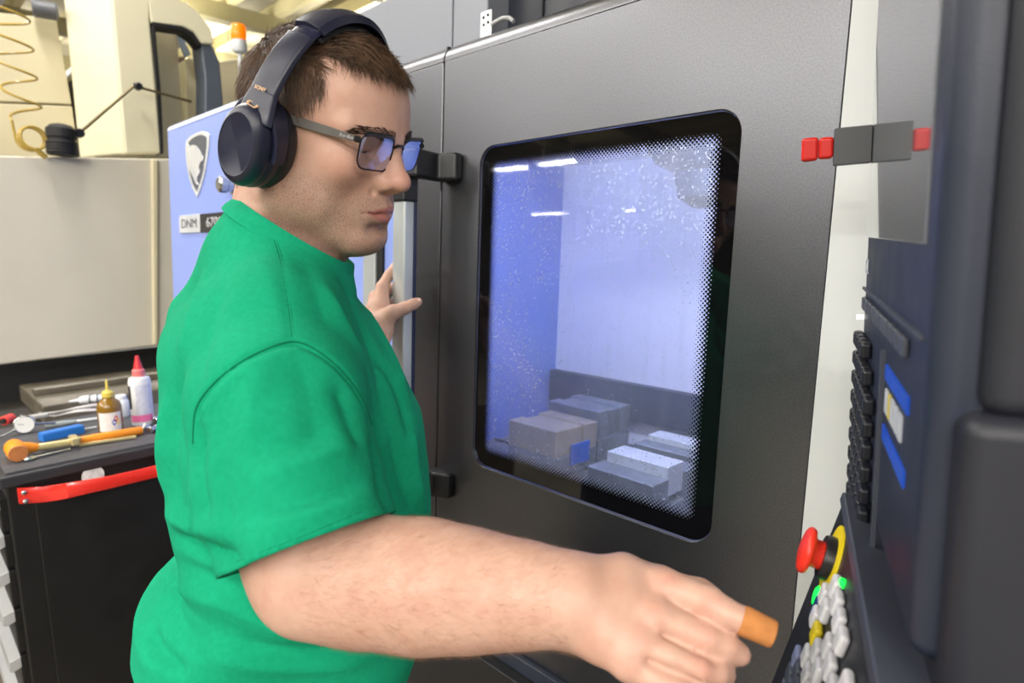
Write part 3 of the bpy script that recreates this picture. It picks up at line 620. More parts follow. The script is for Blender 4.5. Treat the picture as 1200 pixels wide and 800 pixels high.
# amber bottle
q = T(131, 507)
ab = empty('amber_bottle', q, 'amber squeeze bottle with needle spout and white hazard label', 'bottle')
MB().lathe([(.028, 0), (.030, .003), (.030, .075), (.027, .088), (.016, .098), (.013, .102), (.013, .106)], q, ZZ, 28).build('bottle_body', mat('amber_plastic', srgb(134, 98, 26), .25, var=.1, coat=.4), ab)
MB().lathe([(.0145, .104), (.0145, .116), (.010, .120), (.004, .124), (.0028, .150), (.0016, .152)], q, ZZ, 20).build('needle_cap', mat('yellow_cap', srgb(206, 186, 84), .4), ab)
th0 = math.atan2(*(CC-q)[[1, 0]])
def wrap(q, R, z0, z1, a0, a1, n=14): 
    V_ = [(q[0]+R*math.cos(a), q[1]+R*math.sin(a), q[2]+z) for a in np.linspace(a0, a1, n) for z in (z0, z1)]
    return MB().add(V_, [(2*i, 2*i+2, 2*i+3, 2*i+1) for i in range(n-1)])
lb = wrap(q, .0304, .012, .064, th0-1.0, th0+.95).build('label_sheet', mat('label_paper', srgb(226, 224, 222), .6, var=.06, vs=120), ab)
for k, (da, dz, c) in enumerate(((.28, .036, 'hz_blue'), (.46, .046, 'hz_red'), (.64, .036, 'hz_yellow'))):
    cc_ = {'hz_blue': srgb(40, 90, 200), 'hz_red': srgb(214, 40, 40), 'hz_yellow': srgb(236, 212, 60)}[c]
    R_ = .0308; V_ = [(q[0]+R_*math.cos(th0+da+x/R_), q[1]+R_*math.sin(th0+da+x/R_), q[2]+dz+z) for x, z in ((-.0065, 0), (0, -.010), (.0065, 0), (0, .010))]
    MB().add(V_, [(0, 1, 2, 3)]).build('hazard_diamond', mat(c, cc_, .5), lb)
# small white jar
q = T(144, 487)
jr = empty('white_jar', q, 'small white plastic jar between the amber and the red-capped bottles', 'jar')
MB().lathe([(.019, 0), (.020, .002), (.020, .044), (.017, .050), (.014, .052)], q, ZZ, 24).build('jar_body', mat('white_plastic', srgb(226, 228, 230), .4, var=.04), jr); MB().lathe([(.015, .051), (.015, .064), (.013, .066), (.001, .066)], q, ZZ, 24).build('lid', MATS['white_plastic'], jr)
# tall white squeeze bottle
q = T(168, 496)
wb = empty('squeeze_bottle', q, 'tall white squeeze bottle with red pointed spout and pink band', 'bottle')
MB().lathe([(.027, 0), (.029, .003), (.029, .128), (.026, .138), (.016, .142), (.015, .144)], q, ZZ, 30).build('bottle_body', MATS['white_plastic'], wb)
MB().lathe([(.0165, .143), (.0165, .160), (.013, .164)], q, ZZ, 24).build('collar', mat('pink_collar', srgb(226, 120, 120), .4), wb)
MB().lathe([(.0125, .163), (.0065, .190), (.0045, .202), (.0015, .203)], q, ZZ, 20).build('spout', mat('spout_red', srgb(226, 50, 56), .35), wb)
th0 = math.atan2(*(CC-q)[[1, 0]])
wrap(q, .0294, .012, .120, th0-.45, th0+1.0).build('label_sheet', mat('label_lilac', srgb(206, 208, 222), .55, var=.1, vs=90), wb); wrap(q, .0297, .012, .032, th0-1.2, th0+1.0).build('pink_band', mat('label_pink', srgb(226, 110, 160), .5), wb); wrap(q, .0296, .05, .118, th0-1.35, th0-.95).build('bar_strip', M_dark, wb)
# white plastic nozzle fitting, sockets
a, b = T(92, 474)+ZZ*.014, T(122, 471)+ZZ*.016
nz = empty('nozzle_fitting', (T(92, 474)+T(122, 471))/2, 'white plastic hose nozzle with ring joints lying behind the amber bottle', 'nozzle')
d_ = b-a; MB().tube([a-d_*.35, a, a+d_*.1, a+d_*.4, a+d_*.45, a+d_*.7, b], [.003, .005, .012, .014, .011, .013, .010], 14).build('nozzle_body', MATS['white_plastic'], nz)
ring(a+d_*.45, d_, .013, .003).build('ring_joint', M_steel, nz); ring(a+d_*.75, d_, .013, .003).build('ring_joint', M_steel, nz)
for (px, py, R_, L_, lab) in ((180, 497, .011, .045, 'short chrome socket beside the squeeze bottle foot'), (176, 508, .009, .05, 'slim chrome socket on the mat edge near the spanner ring')):
    q = T(px, py)+ZZ*R_; sk = empty('socket', T(px, py), lab, 'socket', 'chrome sockets'); dd = np.array([-.6, .8, 0])
    MB().lathe([(R_*.8, 0), (R_, .002), (R_, L_*.5), (R_*.85, L_*.55), (R_*.85, L_), (R_*.55, L_), (R_*.55, L_*.7), (.0005, L_*.7)], q, dd, 18).build('barrel', M_steel, sk); ring(q+dd*L_*.5, dd, R_*.95, .0012).build('knurl', M_steel, sk)

# ------------------------------------------------------------------ old cream machine behind the chest
M_cream = mat('old_cream_paint', srgb(226, 220, 190), .5, var=.05, vs=2); M_cream2 = mat('old_cream_dull', srgb(206, 196, 164), .6, var=.07, vs=3, bump=.2, bs=90); M_skirt = mat('skirt_cream', srgb(204, 198, 182), .5, var=.04, vs=3)
M_bedm = mat('oily_steel', srgb(112, 104, 90), .45, .3, var=.25, vs=9)
BXP = -3.02
old = empty('cream_machine', (-3.3, .4, 0), 'old cream-painted machine tool with cut-out guard standing behind the tool chest', 'machine tool')
def xp(pts, x, dep, nm, m, bevel=.008): return MB().prism([on_x(px, py, x) for px, py in pts], (-dep, 0, 0)).build(nm, m, old, bevel=bevel)
xp([(-60, 181), (190, 186), (250, 186), (250, 396), (190, 404), (-60, 435)], BXP, .05, 'skirt_panel', M_skirt)
xp([(178, 186), (186, 186), (186, 404), (180, 405)], BXP+.015, .02, 'skirt_edge_post', M_cream2)
zb = on_x(60, 425, BXP)[2]
MB().box((BXP-.6, -1.4, .0), (BXP-.25, 1.5, zb-.02)).build('rear_body', M_dark, old)  # near-black colour stands in for the shadow under the skirt panel
MB().box((BXP-.02, -1.4, 0), (-2.75, 1.0, .70)).build('base', mat('base_brown', srgb(70, 62, 52), .6, var=.2), old, bevel=.01)
s0 = on_z(49, 476, .93); s1 = on_z(15, 438, .93)
MB().box((float(s1[0])-.15, float(s0[1]), .86), (float(s0[0]), float(s0[1])+.9, .93)).build('bed_plate', M_bedm, old, bevel=.006)
MB().box((float(s0[0])-.25, float(s0[1])+.01, .93), (float(s0[0])-.21, float(s0[1])+.9, .955)).build('bed_rail', M_bedm, old, bevel=.004)
MB().box((float(s1[0])-.3, float(s0[1])-.4, .66), (float(s0[0])-.06, float(s0[1])+.9, .86)).build('bed_base', mat('oily_black', srgb(40, 36, 30), .5, var=.3, vs=12), old, bevel=.01)
# back panel with a seam, left of the column
XB = BXP-.38
xp([(-90, 5), (66, 22), (84, 122), (-90, 115)], XB, .05, 'back_panel', M_cream2, .004)
xp([(-90, 117.5), (84.5, 124.5), (95, 200), (-90, 200)], XB, .05, 'back_panel', M_cream2, .004)
# column: left cheek, front post, head beam with cut-out
XC = BXP-.03
def corner(px, py): return np.array(on_x(px, py, XC))
pt, pb = corner(127, -30), corner(146, 181)
dl = np.array([-.30, -.10, 0]); 
MB().add([*(np.array(p)+o for o in (np.zeros(3), dl, dl+np.array([-.3, .2, 0]), np.array([-.3, .35, 0])) for p in (pt, pb))], [(0, 1, 3, 2), (2, 3, 5, 4), (4, 5, 7, 6), (6, 7, 1, 0), (0, 2, 4, 6), (1, 7, 5, 3)]).build('column_cheek', M_cream, old, bevel=.012)
xp([(127, -30), (178, -30), (177, 26), (184, 100), (190, 180), (146, 181)], XC, .10, 'column_post', M_cream, .014)
xp([(170, -30), (205, -5), (232, 13), (248, 34), (251, 52), (236, 51), (226, 37), (214, 31), (177, 27)], XC, .10, 'head_beam', M_cream, .008)
xp([(178, 25), (214, 31), (227, 38), (237, 53), (233, 54), (224, 43), (213, 36), (180, 31)], XC+.002, .08, 'guard_seal', M_dark, .003)
xp([(178, 30), (182, 31), (189, 110), (192, 180), (188, 180), (183, 100)], XC+.002, .08, 'guard_seal', M_dark, .003)
xp([(235, 50), (249, 52), (258, 72), (262, 115), (262, 180), (240, 180), (240, 90)], XC-.01, .12, 'guard_leg', mat('slate_paint', srgb(88, 96, 108), .45, .1), .010)
xp([(184, 65), (218, 66), (222, 180), (188, 180)], XC-.55, .3, 'tool_carousel', mat('umber_panel', srgb(92, 76, 64), .6, var=.2), .01)
xp([(199, 64), (203, 64), (206, 180), (202, 180)], XC-.54, .02, 'carousel_seam', M_dark, .002)
xp([(216, 70), (238, 62), (246, 180), (222, 180)], XC-.4, .1, 'inner_guard', M_cream, .008)
xp([(177, 28), (194, 32), (196, 66), (178, 66)], XC-.5, .1, 'spindle_box', mat('steel_blue_paint', srgb(126, 140, 158), .45), .006)
xp([(254, 72), (330, 60), (330, 180), (262, 180)], XC-.9, .2, 'far_cover', M_cream2, .01)
xp([(206, 36), (211, 35), (224, 64), (217, 67)], XC-.3, .02, 'coolant_pipe', mat('steel_blue_paint', (0, 0, 0)), .004)
q = np.array(on_x(55, 12, XB+.06)); MB().lathe([(.03, -.05), (.035, -.045), (.035, .03), (.025, .04)], q, (.2, 1, 0), 18).build('motor_cap', mat('motor_grey', srgb(92, 94, 100), .5), old)
# coiled air hose
M_hose = mat('yellow_hose', srgb(176, 148, 66), .35, var=.1, coat=.3)
XH = BXP-.05; pts = []
for i in range(151):
    t = i/150; a = 2*math.pi*4.35*t+1.2
    cx_, cy_ = 2+30*t**1.1, -8+150*t
    q = np.array(on_x(cx_, cy_, XH)); rr = .078*(1-.35*t); pts.append(q+np.array([-math.sin(a)*rr*.7, math.cos(a)*rr, .012*math.sin(a)]))
for i in range(60):
    a = 2*math.pi*2.2*i/59+1.2+2*math.pi*4.35; q = np.array(on_x(38+i*.05, 164, XH)); q[0] += .002*i*.6; pts.append(q+np.array([.0, math.cos(a)*.042-.01, math.sin(a)*.042]))
hs_ = empty('coiled_hose', (XH, 0, on_x(30, 182, XH)[2]), 'yellow coiled air hose hanging in front of the cream back panel', 'hose')
MB().tube(pts, .0048, 8, up=(.1, .2, 1)).build('coil', M_hose, hs_)
MB().tube([pts[-1], pts[-1]+np.array([0, .03, -.03])], [.010, .010], 12).build('coupling', mat('brass_fitting', srgb(196, 166, 84), .35, .7), hs_)
# jointed work lamp
XL = BXP+.04
lh = np.array(on_x(74, 182, XL)); wl = empty('work_lamp', lh, 'black work lamp with jointed thin arm in front of the cream column', 'lamp')
j0, j1, j2, j3 = (np.array(on_x(*p, XL)) for p in ((93, 156), (158, 100), (166, 103), (224, 119)))
MB().lathe([(.050, 0), (.052, .004), (.052, .05), (.046, .054), (.046, .062), (.05, .066), (.05, .098), (.036, .112), (.016, .118)], lh+np.array([0, 0, -.0]), (0, .02, 1), 22).build('lamp_head', M_dark, wl)
for k in range(4): ring(lh+ZZ*(.012+.011*k), ZZ, .0525, .0022).build('cooling_fin', M_black, wl)
MB().lathe([(.015, -.016), (.018, -.01), (.018, .01), (.015, .016)], j0, (1, 0, 0), 16).build('joint', M_black, wl); MB().tube([lh+ZZ*.1, j0], .008, 8).build('stub', M_black, wl)
M_arm = mat('bronze_arm', srgb(104, 92, 62), .4, .5)
MB().tube([j0, j1], .0055, 10).build('arm', M_arm, wl); MB().tube([j2, j3], .0055, 10).build('arm', M_arm, wl)
MB().lathe([(.012, -.014), (.015, -.01), (.015, .012), (.012, .016)], (j1+j2)/2, (1, 0, 0), 16).build('joint', M_black, wl); MB().tube([(j1+j2)/2-np.array([0, .018, -.008]), (j1+j2)/2], .008, 10).build('joint_screw', M_steel, wl)
# amber beacon
q = P(284.5, 104, 2.9); top_ = P(281, 60, 2.9); pole0 = np.array([top_[0], top_[1], CAM_H+.40])
bc_ = empty('signal_beacon', pole0, 'amber signal beacon on a white pole behind the blue cover', 'beacon')
MB().cyl(pole0, top_+ZZ*.002, .011, n=14).build('pole', M_white, bc_)
MB().lathe([(.012, -.012), (.030, -.006), (.034, .0), (.034, .046), (.03, .048)], top_, ZZ, 24).build('beacon_base', M_white, bc_)
gA = G('amber_lens'); gA.set(Base_Color=srgb(250, 130, 16), Roughness=.25, Emission_Color=srgb(255, 120, 8), Emission_Strength=.55)
lens = MB().lathe([(.032, .046), (.034, .05), (.034, .108), (.030, .116), (.001, .117)], top_, ZZ, 24).build('amber_lens', gA.m, bc_)
MB().cyl((float(P(453, 0, 4.2)[0]), float(P(453, 0, 4.2)[1]), 2.2), (float(P(453, 0, 4.2)[0]), float(P(453, 0, 4.2)[1]), CEIL_Z), .02, n=10).build('drop_pipe', M_joist, ceil)

# ------------------------------------------------------------------ implicit-surface modelling (numpy) for the person
def smin(a, b, k):
    h = np.clip(.5+.5*(b-a)/k, 0, 1); return b+(a-b)*h-k*h*(1-h)
def smax(a, b, k): return -smin(-a, -b, k)
def s_rc(p, a, b, r1, r2):
    a = np.asarray(a, np.float32); ba = np.asarray(b, np.float32)-a; q = p-a
    t = np.clip(q@ba/max(float(ba@ba), 1e-12), 0, 1); return np.linalg.norm(q-t[:, None]*ba, axis=1)-(r1+(r2-r1)*t)
def s_ell(p, c, r, R=None):
    q = p-np.asarray(c, np.float32)
    if R is not None: q = q@np.asarray(R, np.float32)
    r = np.asarray(r, np.float32); k0 = np.linalg.norm(q/r, axis=1); k1 = np.linalg.norm(q/(r*r), axis=1); return k0*(k0-1)/np.maximum(k1, 1e-9)
def s_chain(p, nodes, k=.004):
    d = None
    for (a, ra), (b, rb) in zip(nodes[:-1], nodes[1:]):
        e = s_rc(p, a, b, ra, rb); d = e if d is None else smin(d, e, k)
    return d
def sdf_mesh(parts, lo, hi, h, B=16):
    """parts: list of (fn, bound centre, bound radius, blend k). Sparse surface nets."""
    lo = np.asarray(lo, float); nb = np.ceil((np.asarray(hi)-lo)/(h*B)).astype(int)
    ii = np.stack(np.meshgrid(*[np.arange(n) for n in nb], indexing='ij'), -1).reshape(-1, 3)
    cen = (lo+(ii+.5)*h*B).astype(np.float32); hd = h*B*.5*math.sqrt(3)
    def field(p, act):
        d = None
        for k, (fn, c, r, kk) in enumerate(parts):
            if not act[k]: continue
            e = fn(p); d = e if d is None else smin(d, e, kk)
        return d
    near = np.stack([np.linalg.norm(cen-np.asarray(c, np.float32), axis=1) < r+hd+.03 for _, c, r, _ in parts], 1)
    keep = near.any(1); ii, cen, near = ii[keep], cen[keep], near[keep]
    keys = near@(1 << np.arange(len(parts)))
    g1 = np.stack(np.meshgrid(*[np.arange(B+1)]*3, indexing='ij'), -1).reshape(-1, 3)
    VID, VPOS, QUAD = [], [], []; S = int(nb.max())*B+4
    gid = lambda c: (c[:, 0].astype(np.int64)*S+c[:, 1])*S+c[:, 2]
    for key in np.unique(keys):
        sel = np.where(keys == key)[0]; act = near[sel[0]]
        dc = field(cen[sel], act); sel = sel[np.abs(dc) < hd*1.7]
        for s0 in range(0, len(sel), 64):
            bl = sel[s0:s0+64]; base = ii[bl]*B
            gi = base[:, None, :]+g1[None]; pts = (lo+gi*h).astype(np.float32).reshape(-1, 3)
            D = field(pts, act).reshape(len(bl), B+1, B+1, B+1)
            ins = D < 0
            if not ins.any(): continue
            cs = [(a, b, c) for a in (0, 1) for b in (0, 1) for c in (0, 1)]
            cor = np.stack([D[:, a:a+B, b:b+B, c:c+B] for a, b, c in cs], -1); s_ = cor < 0
            mixed = s_.any(-1) & ~s_.all(-1); idx = np.argwhere(mixed)
            if not len(idx): continue
            cv = cor[mixed]; acc = np.zeros((len(idx), 3)); cnt = np.zeros(len(idx))
            for e0 in range(8):
                for ax in range(3):
                    if cs[e0][ax]: continue
                    e1 = cs.index(tuple(cs[e0][j]+(1 if j == ax else 0) for j in range(3)))
                    va, vb = cv[:, e0], cv[:, e1]; m = (va < 0) != (vb < 0)
                    t = np.where(m, va/np.where(m, va-vb, 1), 0)
                    q = np.array(cs[e0], float)[None]+np.eye(3)[ax]*t[:, None]; acc[m] += q[m]; cnt[m] += 1
            cell = base[idx[:, 0]]+idx[:, 1:]
            VID.append(gid(cell+1)); VPOS.append(lo+(cell+acc/cnt[:, None])*h)
            for ax in range(3):
                sl = [slice(0, B)]*3; sl2 = list(sl); sl2[ax] = slice(1, B+1)
                A, Bq = ins[(slice(None), *sl)], ins[(slice(None), *sl2)]; ch = A != Bq; e = np.argwhere(ch)
                if not len(e): continue
                gp = base[e[:, 0]]+e[:, 1:]; u, v = (ax+1) % 3, (ax+2) % 3; eu, ev = np.eye(3, dtype=int)[u], np.eye(3, dtype=int)[v]
                q = np.stack([gid(gp-eu-ev+1), gid(gp-ev+1), gid(gp+1), gid(gp-eu+1)], 1); fl = ~A[ch]; q[fl] = q[fl][:, ::-1]; QUAD.append(q)
    vid = np.concatenate(VID); pos = np.concatenate(VPOS); vid, first = np.unique(vid, return_index=True); pos = pos[first]
    Q = np.concatenate(QUAD); k = np.searchsorted(vid, Q); k = np.minimum(k, len(vid)-1); ok = (vid[k] == Q).all(1)
    return pos, k[ok]
def quads_mesh(name, pos, quads, smooth=True):
    me = bpy.data.meshes.new(name); n = len(quads); nv = quads.shape[1]
    me.vertices.add(len(pos)); me.vertices.foreach_set('co', np.asarray(pos, np.float32).ravel())
    me.loops.add(n*nv); me.loops.foreach_set('vertex_index', quads.astype(np.int32).ravel())
    me.polygons.add(n); me.polygons.foreach_set('loop_start', np.arange(n, dtype=np.int32)*nv)
    if smooth: me.polygons.foreach_set('use_smooth', np.ones(n, bool))
    me.update(calc_edges=True); me.validate(); return me
def vnormals(me):
    n = np.empty(len(me.vertices)*3, np.float32); me.vertices.foreach_get('normal', n); return n.reshape(-1, 3)
def compact(pos, quads):
    u, inv = np.unique(quads, return_inverse=True); return pos[u], inv.reshape(quads.shape), u
def lap_smooth(pos, quads, it, lam=.5, mask=None):
    e = np.concatenate([quads[:, [0, 1]], quads[:, [1, 2]], quads[:, [2, 3]], quads[:, [3, 0]]]); e = np.concatenate([e, e[:, ::-1]])
    deg = np.bincount(e[:, 0], minlength=len(pos)).astype(float)
    for _ in range(it):
        s = np.stack([np.bincount(e[:, 0], pos[e[:, 1], k], len(pos)) for k in range(3)], 1)/np.maximum(deg, 1)[:, None]
        dlt = (s-pos)*lam; pos = pos+(dlt if mask is None else dlt*mask[:, None])
    return pos
def depth_of(p): return float((np.asarray(p)-CC)@FW)
def unit(v): v = np.asarray(v, float); return v/np.linalg.norm(v)

# ------------------------------------------------------------------ pose
HPX = (377, 152, .700); HANG = (24.0, -17.0, 5.5)
def head_axes(h, p, r):
    h, p, r = map(math.radians, (h, p, r))
    f = np.array([math.cos(p)*math.cos(h), math.cos(p)*math.sin(h), math.sin(p)]); l = np.array([-math.sin(h), math.cos(h), 0]); u = np.cross(f, l)
    return np.stack([f, math.cos(r)*l+math.sin(r)*u, -math.sin(r)*l+math.cos(r)*u], 1)
HR = head_axes(*HANG); HO = P(*HPX)
def HL(x, y, z): return HO+HR@np.array([x, y, z], float)      # head local -> world
HRf = HR.astype(np.float32); HOf = HO.astype(np.float32)
TH = math.radians(60); TF = np.array([math.cos(TH), math.sin(TH), 0]); TRt = np.array([math.sin(TH), -math.cos(TH), 0])
SR = P(325, 408, .635); SL = SR-TRt*.36+np.array([0, 0, .01])
SHM = (SR+SL)/2
# torso: back and belly outline of the photo, taken at the torso's own depth
LEV = [(215, 232, 372, .750), (262, 262, 392, .750), (300, 246, 398, .752), (350, 204, 419, .755), (420, 216, 455, .760), (480, 215, 486, .765), (540, 224, 498, .770), (590, 230, 499, .775), (628, 240, 500, .778), (670, 192, 500, .782), (715, 188, 494, .786), (765, 190, 481, .792), (810, 206, 478, .796)]
tz, tc, ta = [], [], []
for (y, xl, xr, d) in LEV:
    a, b = P(xl, y, d), P(xr, y, d); tz.append((a[2]+b[2])/2); tc.append((a+b)/2); ta.append(np.linalg.norm(b-a)/2)
o_ = np.argsort(tz); tz = np.array(tz)[o_]; tc = np.array(tc)[o_]; ta = np.array(ta)[o_]
tb = np.interp(tz, [.95, 1.0, 1.1, 1.2, 1.3, 1.38, 1.45, 1.52], [.200, .200, .200, .192, .190, .185, .16, .12])
def torso_sdf(p, off=0.0):
    z = p[:, 2]; cx = np.interp(z, tz, tc[:, 0]); cy = np.interp(z, tz, tc[:, 1]); a = np.interp(z, tz, ta)+off; b = np.interp(z, tz, tb)+off
    u = (p[:, 0]-cx)*TF[0]+(p[:, 1]-cy)*TF[1]; v = (p[:, 0]-cx)*TRt[0]+(p[:, 1]-cy)*TRt[1]
    k = (np.abs(u/a)**2.35+np.abs(v/b)**2.35)**(1/2.35); d = (k-1)*np.minimum(a, b)*.92
    return smax(d.astype(np.float32), (z-(SR[2]+.06)).astype(np.float32), .09)
NB = P(328, 300, .735); NT = HL(-.028, 0, -.055)              # neck base and top
ARM_R = [(SR, .060), (P(338, 540, .565), .057), (P(362, 640, .520), .050), (P(372, 672, .508), .046), (P(430, 679, .500), .0475), (P(500, 685, .490), .0475), (P(560, 691, .475), .0405), (P(620, 696, .460), .0335), (P(668, 700, .448), .0285)]
# left arm reaches the door handle
GRIP = M(gxm, mpx(472, 352, .08)[1], .08); GD = depth_of(GRIP)
WL = P(441, 388, GD-.035)
def ik(a, b, l1, l2, pole):
    d = np.linalg.norm(b-a); d2 = min(d, (l1+l2)*.995); u = (b-a)/d; t = (l1*l1-l2*l2+d2*d2)/(2*d2); hgt = math.sqrt(max(l1*l1-t*t, 0)); w = pole-np.dot(pole, u)*u; return a+u*t+unit(w)*hgt
EL = ik(SL, WL, .29, .26, np.array([.2, -.1, -1.0]))
ARM_L = [(SL, .058), ((SL+EL)/2, .054), (EL, .044), ((EL*.6+WL*.4), .043), ((EL*.25+WL*.75), .032), (WL, .027)]
def px_nodes(l): return [(P(x, y, d), r) for x, y, d, r in l]
# right hand
HW_R = P(668, 700, .448)
R_MET = [px_nodes([(676, 690, .455, .0225), (728, 682, .456, .0195), (778, 688, .449, .0130)]), px_nodes([(676, 698, .448, .0245), (726, 704, .443, .0205), (768, 722, .433, .0135)]),
         px_nodes([(676, 708, .443, .0240), (714, 731, .434, .0195), (745, 751, .424, .0130)]), px_nodes([(676, 716, .442, .0220), (704, 744, .431, .0180), (736, 775, .419, .0120)])]
R_FIN = [px_nodes([(776, 688, .447, .0132), (806, 697, .437, .0115), (831, 706, .428, .0110), (850, 718, .422, .0100), (872, 727, .417, .0088), (892, 736.5, .413, .0076)]),
         px_nodes([(766, 722, .431, .0130), (798, 735, .423, .0108), (828, 748, .417, .0101), (850, 757, .417, .0096), (866, 766, .419, .0080)]),
         px_nodes([(745, 752, .422, .0128), (783, 768.5, .412, .0104), (819, 784, .406, .0096), (838, 787, .409, .0088), (849, 790, .414, .0076)]),
         px_nodes([(736, 776, .418, .0112), (768, 796, .408, .0094), (796, 808, .402, .0090), (815, 812, .407, .0080), (826, 813, .413, .0070)])]
R_THB = px_nodes([(694, 682, .463, .0180), (730, 675, .474, .0168), (775, 684, .478, .0130), (800, 692, .474, .0112), (820, 696, .470, .0112), (834, 704, .467, .0098), (844, 709, .465, .0076)])
def hand_r(p):
    m = None
    for ch in R_MET:
        e = s_chain(p, ch, .006); m = e if m is None else smin(m, e, .010)
    m = smin(m, s_ell(p, P(716, 725, .452), (.040, .030, .020), np.stack([RT, UPV, FW], 1)), .014)
    f = None
    for ch in R_FIN:
        e = s_chain(p, ch, .003); f = e if f is None else smin(f, e, .0008)
    d = smin(m, f, .0048); d = smin(d, s_chain(p, R_THB, .005), .006)
    for (x, y, dd, r) in ((780, 686, .4405, .0060), (767, 720, .4260, .0062), (746, 750, .418, .0058), (737, 774, .413, .0055)): d = smin(d, s_ell(p, P(x, y, dd), (r, r, r)), .014)    # knuckles
    for ch in ([(784, 700, .4275), (817, 720, .4175), (850, 737, .4105)], [(776, 744, .4155), (815, 763, .4065), (842, 776, .4045)], [(758, 773, .4075), (795, 789, .4000), (825, 799, .4000)]):     # clefts between the fingers
        d = smax(d, -s_chain(p, [(P(*c), .0018) for c in ch], .002), .003)
    return d
# left hand
def lp(x, y, dd, r): return (P(x, y, GD+dd), r)
L_PALM = [[lp(443, 384, -.035, .026), lp(446, 362, -.020, .0185), lp(448, 338, -.010, .0125)], [lp(442, 386, -.03, .025), lp(440, 364, -.012, .0185), lp(440, 348, .004, .0125)], [lp(441, 388, -.028, .023), lp(439, 370, -.002, .017), lp(440, 358, .016, .012)]]
L_FIN = [[lp(448, 336, -.008, .0112), lp(456, 322, .004, .0100), lp(463, 313, .018, .0095), lp(474, 312, .034, .0088), lp(484, 318, .036, .0078)],
         [lp(440, 348, .004, .0110), lp(449, 342, .034, .0098), lp(462, 336, .046, .0094), lp(478, 337, .048, .0080)], [lp(440, 358, .016, .0105), lp(449, 358, .042, .0095), lp(463, 354, .050, .0090), lp(479, 354, .050, .0078)],
         [lp(440, 368, .018, .0098), lp(449, 372, .040, .0088), lp(463, 370, .050, .0080), lp(476, 369, .050, .0070)]]
L_THB = [lp(449, 378, -.040, .0190), lp(460, 366, -.046, .0140), lp(474, 361, -.042, .0112), lp(485, 356, -.038, .0098), lp(490, 353.5, -.036, .0080)]
def hand_l(p):
    m = None
    for ch in L_PALM:
        e = s_chain(p, ch, .006); m = e if m is None else smin(m, e, .012)
    f = None
    for ch in L_FIN:
        e = s_chain(p, ch, .003); f = e if f is None else smin(f, e, .0016)
    return smin(smin(m, f, .008), s_chain(p, L_THB, .006), .009)
RZ = lambda a: np.array([[math.cos(a), -math.sin(a), 0], [math.sin(a), math.cos(a), 0], [0, 0, 1]])
RY = lambda a: np.array([[math.cos(a), 0, math.sin(a)], [0, 1, 0], [-math.sin(a), 0, math.cos(a)]])
def head_sdf(pw):
    p = (pw-HOf)@HRf; s = p.copy(); s[:, 1] = np.abs(s[:, 1])         # mirrored for paired features
    d = s_ell(p, (-.004, 0, .025), (.093, .074, .080))
    d = smin(d, s_ell(p, (.037, 0, .034), (.056, .062, .058)), .03)
    d = smin(d, s_ell(p, (.034, 0, -.028), (.056, .060, .074)), .03)
    d = smin(d, s_ell(p, (.044, 0, -.072), (.050, .047, .042)), .025)
    d = smin(d, s_rc(s, (.004, .054, -.070), (.074, .018, -.104), .020, .017), .020)     # jaw
    d = smin(d, s_rc(s, (.000, .056, -.030), (.006, .055, -.072), .018, .019), .022)
    d = smin(d, s_ell(s, (.030, .050, -.062), (.034, .020, .030)), .02)                  # full cheek
    d = smin(d, s_ell(p, (.083, 0, -.101), (.019, .023, .016)), .014)                    # chin
    d = smin(d, s_rc(p, (.03, 0, -.097), (.068, 0, -.108), .030, .014), .025)            # under the chin
    d = smin(d, s_ell(p, (.074, 0, -.067), (.028, .032, .026)), .014)                    # muzzle
    d = smin(d, s_ell(s, (.060, .046, -.024), (.024, .018, .018)), .022)                 # cheekbone
    d = smin(d, s_rc(s, (.0890, .008, .014), (.070, .051, .016), .0105, .0088), .014)    # brow
    d = smax(d, -s_ell(s, (.100, .033, -.004), (.017, .020, .0130)), .010)               # socket
    d = smin(d, s_ell(s, (.0715, .0325, -.003), (.0138, .0152, .0130)), .005)            # lids over the eye
    d = smax(d, -s_ell(s, (.0865, .0325, -.0055), (.0060, .0135, .0016)), .0015)         # lid slit
    d = smin(d, s_rc(p, (.091, 0, .007), (.1100, 0, -.0255), .0078, .0088), .010)         # nose bridge
    d = smin(d, s_rc(s, (.086, .006, -.004), (.097, .011, -.032), .0075, .009), .010)
    d = smin(d, s_ell(p, (.1120, 0, -.0305), (.0120, .0120, .0105)), .007)
    d = smin(d, s_ell(s, (.0985, .0132, -.0345), (.0118, .0075, .0088)), .005)
    d = smin(d, s_rc(p, (.110, 0, -.038), (.098, 0, -.0455), .0045, .0045), .004)
    d = smax(d, -s_ell(s, (.1055, .0068, -.0422), (.0055, .0032, .0040)), .002)          # nostril
    d = smax(d, -s_rc(s, (.1010, .0240, -.034), (.090, .0195, -.048), .0015, .0015), .005)
    d = smin(d, s_rc(s, (.0995, .0045, -.0612), (.0845, .0255, -.0672), .0056, .0030), .005)    # upper lip
    d = smin(d, s_rc(s, (.0975, .0025, -.0748), (.0840, .0235, -.0695), .0070, .0038), .005)    # lower lip
    d = smax(d, -s_rc(s, (.1075, .0, -.0676), (.0890, .0290, -.0688), .0013, .0010), .0022)     # mouth line
    d = smax(d, -s_rc(s, (.1000, -.01, -.0870), (.094, .013, -.0870), .0028, .0028), .012)      # fold under the lip
    d = smax(d, -s_rc(p, (.1060, 0, -.049), (.1050, 0, -.057), .0016, .0016), .005)      # philtrum
    d = smin(d, s_ell(s, (-.004, .0735, -.014), (.017, .007, .029)), .006)               # ear, inside the cup
    return d
def neck_sdf(p):
    d = s_rc(p, NT, NB, .054, .058); d = smin(d, s_rc(p, HL(.03, 0, -.085), P(362, 305, .735), .030, .040), .03)
    return smin(d, s_rc(p, HL(-.052, 0, -.045), P(322, 282, .738), .034, .046), .03)
def mid(a, b): return (np.asarray(a)+np.asarray(b))/2
